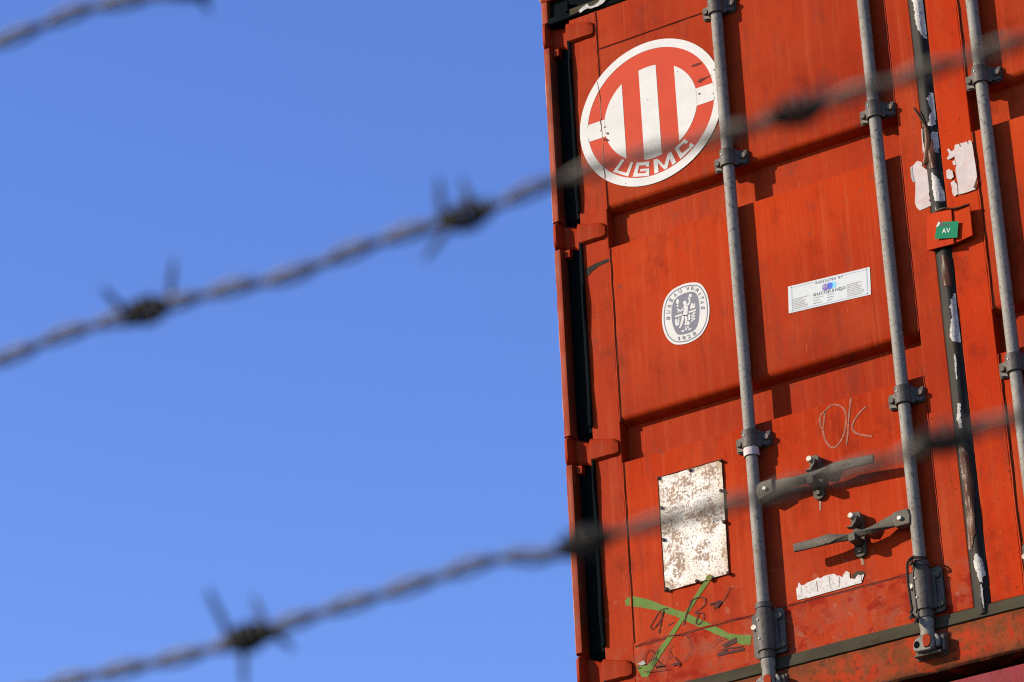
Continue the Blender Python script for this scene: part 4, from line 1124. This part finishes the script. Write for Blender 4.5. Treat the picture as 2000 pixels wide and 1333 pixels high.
# ------------------------------------------------------------------ the containers underneath
mm = {m_.name: M['maroon'] for m_ in (M['paint'], M['post'], M['bright'], M['dull'], M['sill'])}
skip = ('round_emblem', 'oval_sticker', 'fumigation_sticker', 'torn_paper', 'paper_fold', 'chalk_marking', 'spray_cross', 'marker_writing', 'paper_scrap', 'data_plate', 'green_sticker', 'plastic_film', 'flaking_paint_and_glint', 'dust_patch', 'tape_wrap', 'tar_smear', 'scuff_mark', 'paint_run', 'seal_cover_plate', 'emblem')
def base(n): return n.split('.')[0]
def copy_plain(o, parent):
    for ch in list(o.children):
        if base(ch.name) in skip: continue
        c = ch.copy(); link(c, parent)
        if 'label' in c: del c['label']
        if c.type == 'MESH':
            for s_ in c.material_slots:
                if s_.material and s_.material.name in mm:
                    tgt = mm[s_.material.name]; s_.link = 'OBJECT'; s_.material = tgt
        copy_plain(ch, c)
low = thing('shipping_container', 'maroon steel container directly under the orange one, only its top edge showing', 'shipping container', (0.0, .004, ZB-2.591))
copy_plain(C, low)
bm = bmesh.new(); box(bm, .1635, CW-.1635, -.0075, -.0042, 2.5215, 2.5785); obj('top_lip', bm, M['maroon'], low, bevel=.001)

# ------------------------------------------------------------------ barbed wire in front of the camera
def invd(x): return .765+(x-285)*(.0000610)
def wire(name, label, way, barbs):
    pts = [atd(x, y, 1/invd(x)) for x, y in way]
    P = resample(catmull(pts, 10), .0016)
    mid = P[len(P)//2].copy()
    root = thing(name, label, 'barbed wire', mid, 'strands of barbed wire across the foreground')
    loc = [p-mid for p in P]
    bm = bmesh.new(); twisted(bm, loc, .00182, .00130, .050, 2, 8)
    obj('wire_strand', bm, M['wire'], root, smooth=60)
    for spec in barbs:
        x, y = spec['at']; i = min(range(len(P)), key=lambda k: (P[k]-atd(x, y, 1/invd(x))).length)
        c = P[i]; t = (P[min(i+3, len(P)-1)]-P[max(i-3, 0)]).normalized()
        a = t.cross(FW).normalized(); b = t.cross(a).normalized()
        bm = bmesh.new(); hl = spec.get('len', .0095)
        for s_ in (0, 1):
            Q = []
            for k in range(64):
                f = k/63; ang = 2*math.pi*(2.4*f+.5*s_+x*.01); sp = .68+.42*math.sin(math.pi*min(1, max(0, f*1.05-.02)))+.12*math.sin(9*f+x)
                Q.append(c-mid+t*((f-.5)*2*hl)+(a*math.cos(ang)+b*math.sin(ang))*.0040*sp)
            tube(bm, Q, .00135, 7)
        dep = (c-CAM).dot(FW)
        for (bx, by), (tx, ty), dz in spec['spikes']:
            p0 = atd(bx, by, dep)-mid; p1 = atd(tx, ty, dep+dz)-mid
            tube(bm, [p0, p0.lerp(p1, .5), p1], [.0013, .0013, .0008], 8)
        obj('barb', bm, M['barb'], root, smooth=60)
    return root
def rnd_barb(x, y, seed):
    r = random.Random(seed); sp = []
    for k in range(4):
        a = r.uniform(0, 2*math.pi); L = 85; s_ = (-40 if k < 2 else 40)
        sp.append(((x+s_, y-s_*.3), (x+s_+L*.35*math.cos(a), y-s_*.3-L*math.cos(a+.4*k)*(1 if k % 2 else -1)), .016*math.sin(a)))
    return {'at': (x, y), 'spikes': sp}
wire('barbed_wire', 'barbed wire strand slanting across the middle from blue sky to the emblem', 
     [(-1200, 1090), (-700, 945), (-350, 825), (0, 703), (120, 655), (285, 607), (450, 563), (560, 540), (660, 501), (770, 462), (905, 423), (980, 396), (1060, 362), (1200, 318), (1380, 272), (1560, 216), (1800, 142), (2000, 78), (2400, -50), (3000, -240)],
     [rnd_barb(-330, 818, 3), rnd_barb(-930, 1010, 5),
      {'at': (285, 607), 'spikes': [((238, 605), (200, 562), 0), ((330, 590), (339, 508), 0), ((300, 612), (304, 622), -.015), ((262, 600), (255, 590), .015)]},
      {'at': (908, 424), 'spikes': [((862, 425), (857, 350), 0), ((925, 405), (900, 352), .008), ((880, 440), (828, 508), 0), ((935, 410), (945, 420), .014)]},
      {'at': (1555, 218), 'spikes': [((1510, 228), (1478, 262), .006), ((1600, 205), (1612, 150), .012), ((1590, 205), (1600, 216), .015), ((1530, 222), (1520, 200), -.014)]},
      rnd_barb(2290, -15, 8), rnd_barb(2800, -178, 9)])
wire('barbed_wire', 'barbed wire strand crossing the lower part of the photo towards the data plate',
     [(-1200, 1660), (-600, 1520), (-150, 1408), (130, 1331), (210, 1314), (290, 1297), (370, 1279), (490, 1243), (600, 1205), (740, 1163), (870, 1122), (945, 1098), (1000, 1087), (1060, 1087), (1130, 1062), (1250, 1030), (1400, 992), (1560, 950), (1720, 905), (1850, 856), (2000, 812), (2400, 690), (3000, 500)],
     [rnd_barb(-120, 1400, 13), rnd_barb(-700, 1543, 15),
      {'at': (488, 1244), 'spikes': [((448, 1240), (405, 1152), 0), ((520, 1228), (495, 1168), .008), ((474, 1250), (477, 1345), 0), ((540, 1240), (572, 1268), .01)]},
      {'at': (1135, 1061), 'spikes': [((1095, 1072), (1080, 1085), .015), ((1180, 1050), (1240, 1035), .012), ((1160, 1052), (1165, 1035), -.015), ((1110, 1068), (1090, 1062), -.015)]},
      {'at': (1850, 856), 'spikes': [((1810, 868), (1785, 880), .012), ((1890, 842), (1920, 815), .010), ((1880, 848), (1890, 870), .015), ((1820, 862), (1800, 845), -.015)]},
      rnd_barb(2620, 620, 18)])
wire('barbed_wire', 'barbed wire strand cutting the top left corner of the sky',
     [(-1200, 520), (-700, 345), (-300, 195), (0, 82), (80, 50), (160, 20), (240, 3), (320, -12), (400, -34), (700, -120), (1500, -360), (2200, -570), (3000, -800)],
     [rnd_barb(-260, 178, 23), rnd_barb(-850, 398, 24),
      {'at': (380, -30), 'spikes': [((372, -25), (412, 22), 0), ((410, -38), (405, -120), 0), ((350, -25), (320, -90), 0), ((390, -30), (400, -25), .015)]},
      rnd_barb(1000, -210, 26), rnd_barb(1650, -404, 27)])
